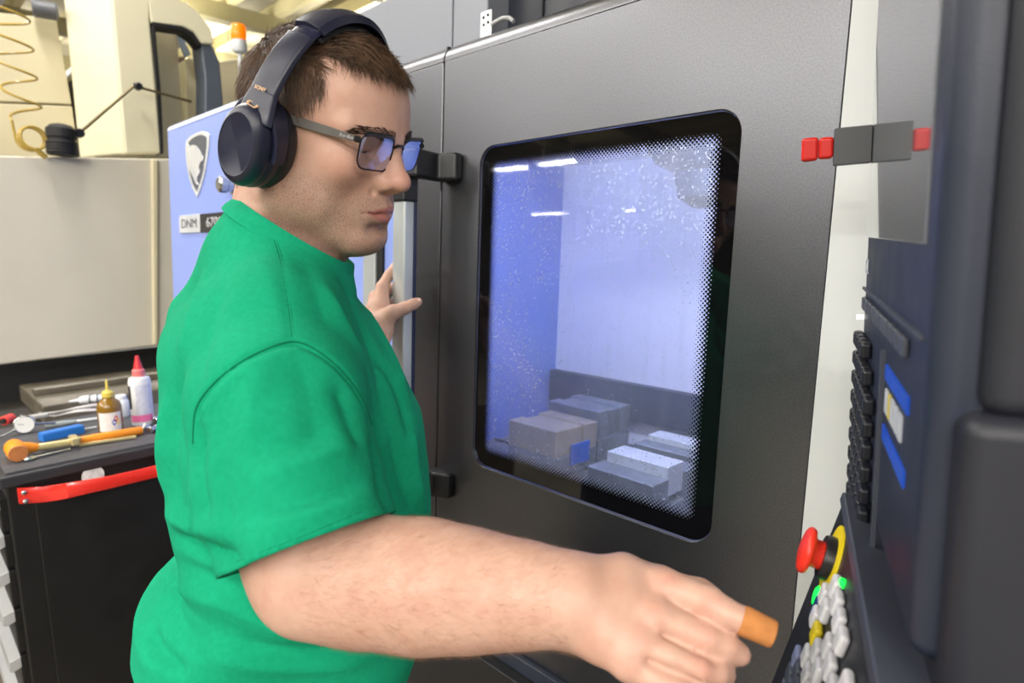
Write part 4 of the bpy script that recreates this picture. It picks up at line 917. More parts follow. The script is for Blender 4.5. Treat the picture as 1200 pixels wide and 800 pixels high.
def bnd(nodes): c = np.mean([n[0] for n in nodes], 0); return c, max(np.linalg.norm(n[0]-c)+n[1] for n in nodes)
def arm_r(p): return s_chain(p, ARM_R, .02)
def arm_l(p): return s_chain(p, ARM_L, .02)
allR = sum(R_MET, [])+sum(R_FIN, [])+R_THB; allL = sum(L_PALM, [])+sum(L_FIN, [])+L_THB
TC = np.array([np.interp(1.25, tz, tc[:, 0]), np.interp(1.25, tz, tc[:, 1]), 1.25])
def torso_in(p): return np.maximum(smin(torso_sdf(p, -.022), s_rc(p, SR-TRt*.03, SL+TRt*.03, .05, .05), .06), 1.06-p[:, 2])
PARTS = [(torso_in, TC, .42, .03), (neck_sdf, mid(NT, NB), .17, .03), (head_sdf, HL(.01, 0, .0), .17, .022), (arm_r, *bnd(ARM_R), .03), (arm_l, *bnd(ARM_L), .03), (hand_r, *bnd(allR), .014), (hand_l, *bnd(allL), .014)]
allp = np.array([HO, SR, SL, HW_R, P(900, 745, .41), GRIP, EL, TC]); lo_, hi_ = allp.min(0)-.28, allp.max(0)+.28; lo_[2] = 1.03
bp, bq = sdf_mesh(PARTS, lo_, hi_, .0022)
bp = lap_smooth(bp, bq, 2, .4)
person = empty('person', (float(TC[0]), float(TC[1]), 0), 'person in green T-shirt, glasses and headphones reaching out a bandaged finger', 'person')
me = quads_mesh('body', bp, bq)
# colour zones of the skin (lips, painted dark mouth line, beard shadow, hairline, flush)
ph = ((bp-HO)@HR); hx, hy, hz = ph[:, 0], ph[:, 1], ph[:, 2]; inhead = np.linalg.norm(ph-np.array([.01, 0, 0]), axis=1) < .165
sst = lambda e0, e1, v: (lambda t: t*t*(3-2*t))(np.clip((v-e0)/(e1-e0), 0, 1))
lipw = .0260; lt = np.clip(np.abs(hy)/lipw, 0, 1)
lip = (1-sst(.94, 1.10, np.abs(hy)/lipw))*sst(.0, .0025, -(hz+.0572+.0090*lt**1.4))*sst(.0, .0035, hz+.0812-.0105*lt**1.6)*sst(.079, .084, hx)*inhead
lip = lip+np.exp(-((hz+.0676+.0010*(np.abs(hy)/.029)**2)/.0011)**2)*(1-sst(.90, 1.1, np.abs(hy)/.029))*sst(.076, .082, hx)*inhead  # dark line painted into the lip mask for shade between the lips
def hair_mask(x, y, z):
    ay = np.abs(y)
    xb = np.interp(z, [-.045, -.02, .01, .020, .0385, .050, .063, .075, .085, .10], [.002, .012, .022, .029, .048, .050, .040, .030, .050, .12])
    m = sst(-.006, .006, xb-x); top = sst(.071, .079, z-.08*np.maximum(0, ay-.03)+.06*np.maximum(0, x-.06)); m = np.maximum(m, top)
    m = m*sst(-.008, .008, z-np.interp(x, [-.1, -.06, -.02, .0, .02], [-.075, -.078, -.06, -.040, -.028])); return m
scalp = hair_mask(hx, hy, hz)*inhead
beard = inhead*(sst(-.024, -.054, hz-.35*(.03-np.clip(hx, -.03, .03))*0))*sst(-.020, .010, hx)*(1-sst(.100, .112, hx+.25*(hz+.058)*0)*(hz > -.06))
beard = beard*sst(-.036, -.056, hz-.30*np.clip(np.abs(hy)-.026, 0, .04))*(1-np.clip(lip, 0, 1)); beard = np.clip(beard, 0, 1)*np.where(hz < -.125, .35, 1)
flush = inhead*(np.exp(-((hx-.11)**2+(hy)**2+(hz+.034)**2)/.018**2)*.9+np.exp(-((hx-.07)**2+(np.abs(hy)-.045)**2+(hz+.03)**2)/.022**2)*.6)
for (x, y, d_) in ((765, 720, .418), (784, 680, .434), (831, 706, .418), (747, 750, .41), (826, 783, .398), (826, 745, .408), (737, 776, .405)):
    flush = flush+.6*np.exp(-((bp-P(x, y, d_))**2).sum(1)/.0075**2)
ca = me.color_attributes.new('zones', 'FLOAT_COLOR', 'POINT')
ca.data.foreach_set('color', np.stack([lip, beard, scalp, np.clip(flush, 0, 1)], 1).astype(np.float32).ravel())
def _skin():
    g = G('skin'); at = g.node('ShaderNodeVertexColor', layer_name='zones'); sp = g.node('ShaderNodeSeparateColor'); g.put(sp.inputs[0], at.outputs[0]); lipm, brd, scl, fl = sp.outputs[0], sp.outputs[1], sp.outputs[2], at.outputs['Alpha']
    n1 = g.noise(28, 5); n2 = g.noise(760, 2); n3 = g.noise(900, 1); n4 = g.noise(75, 4)
    c = g.mix(g.ramp(n1, .35, .68), srgb(188, 147, 129), srgb(199, 161, 144)); c = g.mix(g.ramp(n4, .5, .75, 0, .35), c, srgb(180, 128, 110))
    c = g.mix(g.math('MULTIPLY', fl, .5), c, srgb(190, 108, 94))
    c = g.mix(g.math('MULTIPLY', g.math('MINIMUM', lipm, 1.0), .8), c, srgb(158, 88, 84))
    c = g.mix(g.math('MULTIPLY', g.math('SUBTRACT', lipm, .95, clamp=True), .8), c, srgb(96, 50, 46))
    dots = g.ramp(n2, .52, .62); c = g.mix(g.math('MULTIPLY', brd, .32), c, srgb(112, 92, 82)); c = g.mix(g.math('MULTIPLY', g.math('MULTIPLY', dots, brd), .40), c, srgb(62, 48, 42))
    c = g.mix(g.math('MULTIPLY', scl, .70), c, srgb(72, 54, 42))
    g.set(Base_Color=c, Roughness=g.ramp(n4, .3, .7, .42, .56), Subsurface_Weight=.04, Subsurface_Scale=.006); g.b.inputs['Subsurface Radius'].default_value = (1, .35, .2); g.b.inputs['Specular IOR Level'].default_value = .42
    h = g.math('ADD', g.math('MULTIPLY', n2, .6), g.math('MULTIPLY', n4, .8)); g.bump(h, .22, .0012); return g.m
M_skin = _skin()
body = link_mesh(me, 'body', M_skin, person)
bn = vnormals(me)

# ------------------------------------------------------------------ T-shirt
COL_B, COL_F, COL_S = P(286, 232, .745), P(399, 301, .752), P(332, 268, .672)
cn = np.cross(COL_F-COL_B, COL_S-COL_B); cn = unit(cn); cn = cn if cn[2] > 0 else -cn
SLV_R = [(SR-TRt*.02, .080), (P(330, 480, .590), .0805), (P(340, 560, .550), .078), (P(363, 640, .512), .0695), (P(372, 672, .495), .066)]
hem_a, hem_b, hem_c = P(276, 670, .500), P(450, 603, .500), P(352, 630, .435)
shn = unit(np.cross(hem_b-hem_a, hem_c-hem_a)); ax_s = unit(SLV_R[-1][0]-SLV_R[0][0]); shn = shn if shn@ax_s > 0 else -shn
shn = unit(np.cross(hem_b-hem_a, ray(363, 637))); shn = unit((shn if shn@ax_s > 0 else -shn)+.10*ax_s); sho = P(363, 637, .508)
SLV_L = [(SL+TRt*.02, .078), (SL*.55+EL*.45, .078), (SL*.2+EL*.8, .072)]; lhn = unit(EL-SL); lho = SL*.32+EL*.68
HEMZ = 1.035
def sleeve_r(p): return smax(s_chain(p, SLV_R, .02), ((p-sho.astype(np.float32))@shn.astype(np.float32)), .003)
def sleeve_l(p): return smax(s_chain(p, SLV_L, .02), ((p-lho.astype(np.float32))@lhn.astype(np.float32)), .003)
def trunk(p):
    d = smin(torso_sdf(p, .002), s_rc(p, SR-TRt*.05-np.array([0, 0, .005]), SL+TRt*.05-np.array([0, 0, .005]), .072, .072), .05)
    d = smin(d, s_rc(p, NB+np.array([0, 0, -.02]), SR+np.array([0, 0, .012]), .064, .060), .035); d = smin(d, s_rc(p, NB+np.array([0, 0, -.02]), SL+np.array([0, 0, .012]), .064, .060), .035)
    d = smin(d, s_rc(p, P(288, 300, .742), P(258, 368, .760), .046, .047), .03)       # upper back
    return d
def neck_tube(p): return s_rc(p, HL(-.02, 0, -.09), NB+unit(COL_F-COL_B)*.006, .0645, .070)
def shirt_all(p):
    d = smin(trunk(p), neck_tube(p), .035); d = smin(smin(d, sleeve_r(p), .011), sleeve_l(p), .02)
    d = smax(d, (p-COL_F.astype(np.float32))@cn.astype(np.float32), .003)
    return np.maximum(d, HEMZ-p[:, 2]-.2*((p[:, 0]-TC[0])*TF[0]+(p[:, 1]-TC[1])*TF[1]))
sp_, sq_ = sdf_mesh([(shirt_all, TC, .75, .02)], np.minimum(TC-.45, np.minimum(SR, SL)-.15)*[1, 1, 0]+[0, 0, HEMZ-.09], np.maximum(TC+.45, np.maximum(SR, SL)+.15)*[1, 1, 0]+[0, 0, 1.64], .0032)
def face_n(pos, q): n = np.cross(pos[q[:, 2]]-pos[q[:, 0]], pos[q[:, 3]]-pos[q[:, 1]]); return n/(np.linalg.norm(n, axis=1)[:, None]+1e-12), pos[q].mean(1)
def trim_edges(pos, q):                                      # even out the cut hems
    e = np.sort(np.concatenate([q[:, [0, 1]], q[:, [1, 2]], q[:, [2, 3]], q[:, [3, 0]]]), 1); u, c = np.unique(e, axis=0, return_counts=True); b = u[c == 1]; bi = np.unique(b); pos = pos.copy()
    for o, n in ((sho, shn), (lho, lhn)):
        d = (pos[bi]-o)@n; k = bi[(np.abs(d) < .012) & (np.linalg.norm(pos[bi]-o, axis=1) < .13)]; pos[k] -= ((pos[k]-o)@n)[:, None]*n
    e2 = np.concatenate([b, b[:, ::-1]]); deg = np.maximum(np.bincount(e2[:, 0], minlength=len(pos)), 1)
    for _ in range(8):
        s_ = np.stack([np.bincount(e2[:, 0], pos[e2[:, 1], k], len(pos)) for k in range(3)], 1)/deg[:, None]; pos[bi] = .5*pos[bi]+.5*s_[bi]
    return pos
fn_, fc_ = face_n(sp_, sq_)
hn = unit(np.array([.2*TF[0], .2*TF[1], 1.0]))*-1
cap = (np.abs((fc_-COL_F)@cn) < .004) & (fn_@cn > .75)
cap |= (np.abs((fc_-sho)@shn) < .004) & (fn_@shn > .75) & (np.linalg.norm(fc_-sho, axis=1) < .12)
cap |= (np.abs((fc_-lho)@lhn) < .004) & (fn_@lhn > .75) & (np.linalg.norm(fc_-lho, axis=1) < .12)
cap |= (fn_@hn > .8) & (fc_[:, 2] < HEMZ+.08)
sp_, sq_, _ = compact(sp_, sq_[~cap]); sp_ = lap_smooth(sp_, sq_, 3, .5); sp_ = trim_edges(sp_, sq_)
me = quads_mesh('t_shirt', sp_, sq_); sn = vnormals(me).astype(float)
from mathutils.bvhtree import BVHTree
from mathutils.kdtree import KDTree
bvh = BVHTree.FromPolygons([tuple(v) for v in sp_], [tuple(int(i) for i in f) for f in sq_])
def cast(px, py):
    r = unit(ray(px, py)); h = bvh.ray_cast(Vector(CC), Vector(r)); return np.array(h[0]) if h[0] is not None else None
def polyline_px(pts, step=4):
    out = []
    pts = np.array(pts, float)
    # smooth the sketched line (Catmull-Rom), then drop it onto the cloth
    for i in range(len(pts)-1):
        p0, p1, p2, p3 = pts[max(i-1, 0)], pts[i], pts[i+1], pts[min(i+2, len(pts)-1)]
        n = max(2, int(np.linalg.norm(p2-p1)/step))
        for t in np.arange(n)/n:
            q = .5*(2*p1+(p2-p0)*t+(2*p0-5*p1+4*p2-p3)*t*t+(3*p1-p0-3*p2+p3)*t**3); c = cast(*q)
            if c is not None: out.append(c)
    return out
FOLD_GAIN = 1.5; disp = np.zeros(len(sp_)); kd = KDTree(len(sp_))
for i, v in enumerate(sp_): kd.insert(v, i)
kd.balance()
def fold(pts, amp, w, taper=True):
    L_ = polyline_px(pts)
    if len(L_) < 2: return
    best = {}
    n = len(L_)
    for j, c in enumerate(L_):
        tp = 1.0 if not taper else min(1.0, 4*min(j+1, n-j)/n)
        for (_, i, d) in kd.find_range(Vector(c), 2.6*w):
            v = tp*(.5*math.exp(-(d/w)**2)+.5*math.exp(-1.6*d/w))
            if v > best.get(i, 0): best[i] = v
    for i, v in best.items(): disp[i] += amp*FOLD_GAIN*v
ARMHOLE = [(226, 520), (229, 480), (245, 455), (272, 431), (305, 412), (343, 400), (372, 411), (402, 436), (425, 468), (436, 500)]
fold(ARMHOLE, -.0040, .0040, False); fold([(x+1, y+10) for x, y in ARMHOLE[1:]], .0014, .010, False)
fold([(318, 272), (327, 300), (336, 348), (342, 396)], -.0010, .0035, False)
for pts, amp, w in [
    ([(396, 322), (418, 362), (438, 410), (448, 455), (452, 500)], -.0050, .012), ([(412, 335), (440, 385), (462, 430), (478, 470)], .0040, .012), ([(376, 330), (400, 372), (424, 420), (436, 455)], .0040, .014),
    ([(432, 400), (458, 440), (474, 480), (478, 520)], -.0050, .011), ([(440, 500), (446, 540), (452, 580), (456, 605)], -.0080, .016), ([(458, 500), (470, 545), (486, 590), (500, 612)], -.0045, .014), ([(480, 500), (488, 550), (500, 590)], .0035, .014),
    ([(268, 318), (246, 372), (232, 430), (226, 470)], -.0045, .016), ([(248, 318), (226, 370), (212, 430)], .0040, .016), ([(212, 430), (204, 500), (206, 560), (214, 615)], -.0050, .014), ([(228, 500), (226, 560), (240, 620)], -.0070, .016),
    ([(196, 470), (192, 530), (198, 585)], .0045, .014),
    ([(188, 612), (212, 632), (245, 648), (276, 656)], -.0100, .010), ([(190, 598), (220, 615), (250, 628)], .0060, .012), ([(186, 640), (215, 662), (252, 680), (300, 694)], -.0050, .012), ([(180, 655), (215, 690), (262, 708)], .0045, .014),
    ([(300, 560), (345, 548), (395, 528), (430, 505)], .0035, .013), ([(286, 596), (340, 592), (395, 578), (438, 556)], -.0035, .012), ([(270, 500), (300, 520), (350, 516), (400, 490)], -.0025, .014), ([(300, 618), (350, 606), (405, 590), (442, 575)], .0030, .010),
    ([(262, 480), (256, 530), (262, 590), (278, 640)], -.0030, .012), ([(310, 430), (296, 470), (290, 520)], .0025, .014), ([(350, 425), (365, 470), (372, 520)], -.0025, .016), ([(395, 450), (410, 490), (420, 530)], -.0040, .012),
    ([(330, 715), (372, 728), (420, 728), (462, 716)], -.0060, .010), ([(325, 735), (372, 744), (425, 742), (475, 722)], .0045, .010), ([(240, 738), (300, 757), (370, 762), (440, 748), (480, 728)], -.0050, .010), ([(200, 700), (215, 735), (250, 765)], -.0055, .012), ([(220, 760), (300, 780), (390, 780), (455, 760)], .0040, .012),
    ([(178, 735), (186, 760), (215, 790)], -.0070, .009), ([(250, 700), (300, 725), (350, 740)], .0040, .012), ([(300, 300), (320, 340), (330, 380)], .0020, .018), ([(355, 305), (372, 345), (385, 385)], -.0022, .016)]: fold(pts, amp, w)
HEML = [(277, 658), (310, 645), (355, 628), (400, 609), (443, 592)]
fold(HEML, -.0013, .0032, False)
co = sp_-TC; wob = sum(np.sin(co@v+f) for v, f in zip(RNG.normal(size=(10, 3))*28, RNG.uniform(0, 6, 10)))*.0007
sp_ = sp_+sn*(disp+wob)[:, None]; sp_ = trim_edges(lap_smooth(sp_, sq_, 1, .4), sq_)
me.vertices.foreach_set('co', sp_.astype(np.float32).ravel()); me.update()
def _cloth(name, ca, cb, weave=900):
    g = G(name); n = g.noise(7, 4); w = g.noise(weave, 2); n2 = g.noise(45, 4); n3 = g.noise(170, 3)
    g.set(Base_Color=g.mix(g.ramp(g.math('ADD', g.math('MULTIPLY', n, .6), g.math('MULTIPLY', n3, .4)), .35, .65), ca, cb), Roughness=.95); g.b.inputs['Specular IOR Level'].default_value = .12
    g.bump(g.math('ADD', g.math('MULTIPLY', w, .35), g.math('ADD', g.math('MULTIPLY', n2, 1.2), g.math('MULTIPLY', n3, .6))), .35, .0016); return g.m
M_green = _cloth('green_cotton', srgb(14, 138, 100), srgb(22, 152, 114))
shirt = link_mesh(me, 't_shirt', M_green, person); tag(shirt, 'plain green cotton T-shirt')
md = shirt.modifiers.new('solid', 'SOLIDIFY'); md.thickness = .0024; md.offset = -1
# ribbed collar band round the neck opening
ang = np.linspace(0, 2*math.pi, 72, endpoint=False); cc0 = (COL_B+COL_F)/2
e1 = unit(COL_F-COL_B); e2 = np.cross(cn, e1); ring_p = []
bvh2 = BVHTree.FromPolygons([tuple(v) for v in sp_], [tuple(int(i) for i in f) for f in sq_])
for a in ang:
    d = math.cos(a)*e1+math.sin(a)*e2; h = bvh2.ray_cast(Vector(cc0-cn*.006+d*.16), Vector(-d)); ring_p.append(np.array(h[0]) if h[0] is not None else cc0+d*.07)
ring_p = np.array(ring_p)
def seam_line(name, pts, r, m, lift=-.0003):
    out = []
    pts = np.array(pts, float)
    for i in range(len(pts)-1):
        p0, p1, p2, p3 = pts[max(i-1, 0)], pts[i], pts[i+1], pts[min(i+2, len(pts)-1)]
        n = max(2, int(np.linalg.norm(p2-p1)/3))
        for t in np.arange(n)/n:
            q = .5*(2*p1+(p2-p0)*t+(2*p0-5*p1+4*p2-p3)*t*t+(3*p1-p0-3*p2+p3)*t**3); rr_ = unit(ray(*q)); h = bvh2.ray_cast(Vector(CC), Vector(rr_))
            if h[0] is not None: out.append(np.array(h[0])+np.array(h[1])*lift)
    if len(out) > 3:
        out = np.array(out)
        for _ in range(4): out[1:-1] = .5*out[1:-1]+.25*out[:-2]+.25*out[2:]
        MB().tube(list(out), r, 6).build(name, m, shirt)
M_seam = _cloth('seam_green', srgb(8, 108, 76), srgb(12, 118, 84))
seam_line('sleeve_seam', ARMHOLE, .0011, M_seam); seam_line('shoulder_seam', [(318, 272), (327, 300), (336, 348), (342, 396)], .0006, M_seam); seam_line('hem_stitch', HEML, .0005, M_seam); seam_line('shoulder_seam', [(321, 272), (330, 300), (339, 348), (345, 396)], .0004, M_seam)
for _ in range(6): ring_p = .5*ring_p+.25*np.roll(ring_p, 1, 0)+.25*np.roll(ring_p, -1, 0)
V_ = []; prof = [(-.014, .0010), (-.0135, .0030), (-.007, .0038), (.003, .0034), (.0065, .0012), (.0060, -.0016), (-.004, -.0018), (-.013, -.0012)]
for k in range(72):
    d = unit(ring_p[k]-cc0-np.dot(ring_p[k]-cc0, cn)*cn)
    for (h, r) in prof: V_.append(ring_p[k]+cn*h+d*(r-.002*(h > 0)+.0045*max(0, -h/.014)))
n_ = len(prof)
MB().add(V_, [(i*n_+k, i*n_+(k+1) % n_, ((i+1) % 72)*n_+(k+1) % n_, ((i+1) % 72)*n_+k) for i in range(72) for k in range(n_)]).build('collar', M_green, shirt, smooth=60)

# ------------------------------------------------------------------ trousers and shoes
HC = np.array([np.interp(1.0, tz, tc[:, 0]), np.interp(1.0, tz, tc[:, 1]), 0])
FR, FL = HC+TRt*.12+TF*.02, HC-TRt*.13+TF*.06
def pants_sdf(p):
    d = np.maximum(torso_sdf(np.concatenate([p[:, :2], np.maximum(p[:, 2:], .99)], 1), -.012), np.maximum(p[:, 2]-1.06, .80-p[:, 2]))
    for s, f in ((1, FR), (-1, FL)):
        hp = HC+TRt*.095*s+np.array([0, 0, .86]); kn = (HC+TRt*.11*s+TF*.03)*[1, 1, 0]+[0, 0, .48]; an = f*[1, 1, 0]+[0, 0, .07]
        d = smin(d, smin(s_rc(p, hp, kn, .112, .078), s_rc(p, kn, an, .078, .064), .03), .03 if s == 1 else .015)
    return smax(d, .035-p[:, 2], .004)
pp, pq = sdf_mesh([(pants_sdf, HC+np.array([0, 0, .55]), .75, .02)], HC+[-.35, -.35, .0], HC+[.35, .35, 1.1], .0085)
link_mesh(quads_mesh('trousers', lap_smooth(pp, pq, 2), pq), 'trousers', _cloth('grey_denim', srgb(86, 88, 104), srgb(104, 106, 122)), person)
M_shoe = mat('shoe_leather', srgb(40, 36, 34), .5)
for f in (FR, FL):
    def shoe(p, f=f): 
        q = p-f.astype(np.float32); u = q@TF.astype(np.float32); v = q@TRt.astype(np.float32); l = np.stack([u, v, q[:, 2]], 1).astype(np.float32)
        d = smin(s_ell(l, (.10, 0, .035), (.11, .048, .042)), s_ell(l, (-.03, 0, .05), (.07, .040, .055)), .03); return smax(d, -l[:, 2]+.001, .004)
    shp, shq = sdf_mesh([(shoe, f, .26, .01)], f+[-.28, -.28, -.02], f+[.28, .28, .14], .007); link_mesh(quads_mesh('shoe', shp, shq), 'shoe', M_shoe, person)

# ------------------------------------------------------------------ hair, brows, forearm hair: tapered strands
def strands(name, roots, dirs, nor, length, width, m, parent, seg=4, droop=0.0, lift=.35, curl=.12, seed=1):
    rg = np.random.default_rng(seed); n = len(roots); L_ = np.asarray(length)[:, None]; P_ = [roots]; d = dirs*(1-lift)+nor*lift; d /= np.linalg.norm(d, axis=1)[:, None]
    wob = rg.normal(size=(n, 3))*curl
    for k in range(seg):
        P_.append(P_[-1]+d*L_/seg); d = d+wob/seg+(dirs-d)*.45+np.array([0, 0, -droop]); d /= np.linalg.norm(d, axis=1)[:, None]
    P_ = np.stack(P_, 1); T_ = np.gradient(P_, axis=1); T_ /= np.linalg.norm(T_, axis=2)[:, :, None]+1e-12
    u = np.cross(T_, rg.normal(size=(n, 1, 3))); u /= np.linalg.norm(u, axis=2)[:, :, None]+1e-12; w = np.cross(T_, u)
    wd = np.asarray(width).reshape(-1, 1, 1)*np.linspace(1, .25, seg+1)[None, :, None]
    ring = [P_+wd*(math.cos(a)*u+math.sin(a)*w) for a in (0, 2.094, 4.189)]; V_ = np.stack(ring, 2).reshape(-1, 3)
    q = []
    base = (np.arange(n)*(seg+1)*3)[:, None]
    for k in range(seg):
        for j in range(3): q.append(base+np.array([k*3+j, k*3+(j+1) % 3, (k+1)*3+(j+1) % 3, (k+1)*3+j]))
    return tag(link_mesh(quads_mesh(name, V_, np.stack(q, 1).reshape(-1, 4)), name, m, parent), kind='stuff')
def _hair(name, c0, c1):
    g = G(name); n = g.noise(240, 3); n2 = g.noise(30, 2)
    g.set(Base_Color=g.mix(g.ramp(g.math('ADD', g.math('MULTIPLY', n, .5), g.math('MULTIPLY', n2, .5)), .38, .62), c0, c1), Roughness=.42); g.b.inputs['Specular IOR Level'].default_value = .45; return g.m
M_hair = _hair('brown_hair', srgb(58, 42, 31), srgb(112, 86, 66))
ntop = np.where((scalp > .5) & inhead)[0]
w_ = scalp[ntop]*1.0; pick = RNG.choice(ntop, 15000, p=w_/w_.sum()); rt_ = bp[pick]+RNG.normal(size=(15000, 3))*.0008; lr = (rt_-HO)@HR; nr = bn[pick].astype(float)
nl = nr@HR
topw = sst(.045, .085, lr[:, 2]); front = sst(.0, .06, lr[:, 0]); side = 1-topw
comb_l = np.stack([.9*topw+.15*side-.55*side*(lr[:, 0] < -.02), -.30*topw*front-.0*side, -1.0*side-.15*topw*front], 1)
swirl = np.stack([np.sin(lr[:, 1]*70+lr[:, 2]*30), np.cos(lr[:, 0]*60+lr[:, 1]*25), np.sin(lr[:, 0]*55+1)], 1)*.28
comb_l = comb_l+swirl+RNG.normal(size=comb_l.shape)*.16; comb_l -= (comb_l*nl).sum(1)[:, None]*nl*.92; comb_l /= np.linalg.norm(comb_l, axis=1)[:, None]
cd_ = comb_l@HR.T
fade = sst(-.075, .03, lr[:, 2])
ln = (.008+.010*fade)*side+(.027-.002*front)*topw; ln = ln*RNG.uniform(.7, 1.2, len(ln))
strands('hair', rt_-nr*.001, cd_, nr, ln, .00042*(.7+.5*topw), M_hair, person, 5, .03, .33, .25, 3)
# fringe: longer locks falling over the forehead
fr_i = np.where((scalp > .5) & inhead & (hx > .048) & (hz > .07))[0]
if len(fr_i):
    pk = RNG.choice(fr_i, 900); cl_ = RNG.integers(0, 46, 900); ctr_ = bp[RNG.choice(fr_i, 46)]; r2 = ctr_[cl_]*.72+bp[pk]*.28; dl_ = RNG.normal(size=(46, 3))*.16
    dv = np.array([.80, -.25, -.42])[None]+dl_[cl_]+RNG.normal(size=(900, 3))*.05; dv /= np.linalg.norm(dv, axis=1)[:, None]
    nn_ = bn[pk].astype(float); strands('hair', bp[pk]*.6+r2*.4, dv@HR.T, nn_, RNG.uniform(.014, .026, 900), .00045, M_hair, person, 5, .20, .30, .12, 5)
# brows
M_brow = _hair('dark_brow', srgb(48, 34, 26), srgb(78, 58, 44))
rt2, dr2, nr2, ln2 = [], [], [], []
hv = np.where(inhead & (hx > .05) & (np.abs(hy) < .058) & (np.abs(hy) > .008))[0]; hp_ = ph[hv]
mu = np.interp(np.abs(hp_[:, 1]), [.008, .02, .036, .048, .058], [.0130, .0150, .0172, .0166, .0125]); wdt = np.interp(np.abs(hp_[:, 1]), [.008, .02, .045, .058], [.0050, .0062, .0046, .0016])
bsel = hv[np.abs(hp_[:, 2]-mu) < wdt]
if len(bsel):
    pk = RNG.choice(bsel, 1700); l_ = ph[pk]; sg = np.sign(l_[:, 1]); t_ = np.clip((np.abs(l_[:, 1])-.008)/.05, 0, 1)
    dv = np.stack([-.45*t_, sg*(.45+.55*t_), .55-.75*t_], 1)+RNG.normal(size=(1700, 3))*.10; dv /= np.linalg.norm(dv, axis=1)[:, None]
    strands('eyebrows', bp[pk], dv@HR.T, bn[pk].astype(float), RNG.uniform(.004, .007, 1700), .00026, M_brow, person, 3, .0, .10, .05, 6)
# forearm hair
ae, aw = ARM_R[4][0], ARM_R[8][0]; tt = (bp-ae)@(aw-ae)/np.dot(aw-ae, aw-ae); dist = np.linalg.norm(bp-ae-np.clip(tt, 0, 1)[:, None]*(aw-ae), axis=1)
fa = np.where((tt > -.15) & (tt < 1.02) & (dist < .075) & ((bn@(-FW)) > -.25))[0]
if len(fa):
    pk = RNG.choice(fa, 3800); al = unit(aw-ae); around = np.cross(al, bn[pk].astype(float)); dv = al*.35+around*(-.55)+np.array([0, 0, -.55])+RNG.normal(size=(3800, 3))*.16
    nn_ = bn[pk].astype(float); dv -= (dv*nn_).sum(1)[:, None]*nn_*.9; dv /= np.linalg.norm(dv, axis=1)[:, None]
    strands('forearm_hair', bp[pk], dv, nn_, RNG.uniform(.005, .010, 3800), .00005, _hair('arm_hair', srgb(136, 98, 70), srgb(172, 134, 104)), person, 3, .0, .22, .2, 7)

# eyes
def _eye():
    g = G('eye'); sp = g.node('ShaderNodeSeparateXYZ'); g.put(sp.inputs[0], g.coord('Object')); r = g.math('SQRT', g.math('ADD', g.math('POWER', sp.outputs[1], 2.), g.math('POWER', sp.outputs[2], 2.)))
    fx = g.math('GREATER_THAN', sp.outputs[0], 0.); iris = g.math('MULTIPLY', g.math('LESS_THAN', r, .0058), fx); pup = g.math('MULTIPLY', g.math('LESS_THAN', r, .0024), fx)
    c = g.mix(iris, srgb(224, 216, 210), srgb(84, 62, 42)); c = g.mix(pup, c, (.004, .004, .004)); g.set(Base_Color=c, Roughness=.12); return g.m
M_eye = _eye()
for s in (-1, 1):
    b = MB().lathe([(.0122*math.sin(a), -.0122*math.cos(a)) for a in np.linspace(.02, math.pi-.02, 16)], (0, 0, 0), (1, 0, 0), 24)
    b.build('eyeball', M_eye, person, smooth=180, frame=frame_of(HL(.0712, s*.0325, -.0035), HR@np.array([.97, .05, -.22]), HR@np.array([0, 1.0, 0])))
# adhesive bandage on the index finger
I0, I1 = P(868, 725.5, .4175), P(907, 743.5, .4105); dI = unit(I1-I0)
M_band = mat('tan_bandage', srgb(182, 118, 62), .85, var=.1, vs=120, bump=.5, bs=900)
bnd_o = MB().tube([I0, I0+dI*.003, I0+(I1-I0)*.5, I1-dI*.0015, I1], [.0098, .0102, .0097, .0093, .0086], 22).build('bandage', M_band, person, bevel=.0006, smooth=50); tag(bnd_o, 'tan fabric adhesive bandage wrapped over the index fingertip')
# thumb nails
M_nail = mat('nail', srgb(232, 190, 172), .3, var=.03)
def nail(name, p, ax, up, L_, W_):
    ax = unit(ax); up = unit(up-np.dot(up, ax)*ax); sd = np.cross(ax, up); V_ = []
    for i in range(7):
        for j in range(7):
            u, v = i/6*2-1, j/6*2-1; k = math.sqrt(max(0, 1-.5*(u*u+v*v)+.25*u*u*v*v)); V_.append(p+ax*u*L_*math.sqrt(1-v*v/2.4)+sd*v*W_*math.sqrt(1-u*u/2.4)-up*.0016*(v*v))
    o = MB().add(V_, [(i*7+j, (i+1)*7+j, (i+1)*7+j+1, i*7+j+1) for i in range(6) for j in range(6)]).build(name, M_nail, person, smooth=80); md = o.modifiers.new('s', 'SOLIDIFY'); md.thickness = .0008
tA, tB = L_THB[-2][0], L_THB[-1][0]; vw = unit(CC-tB); upn = unit(vw+.35*UPV); nail('nail', tB-unit(tB-tA)*.001+upn*.0083, tB-tA, upn, .0062, .0050)

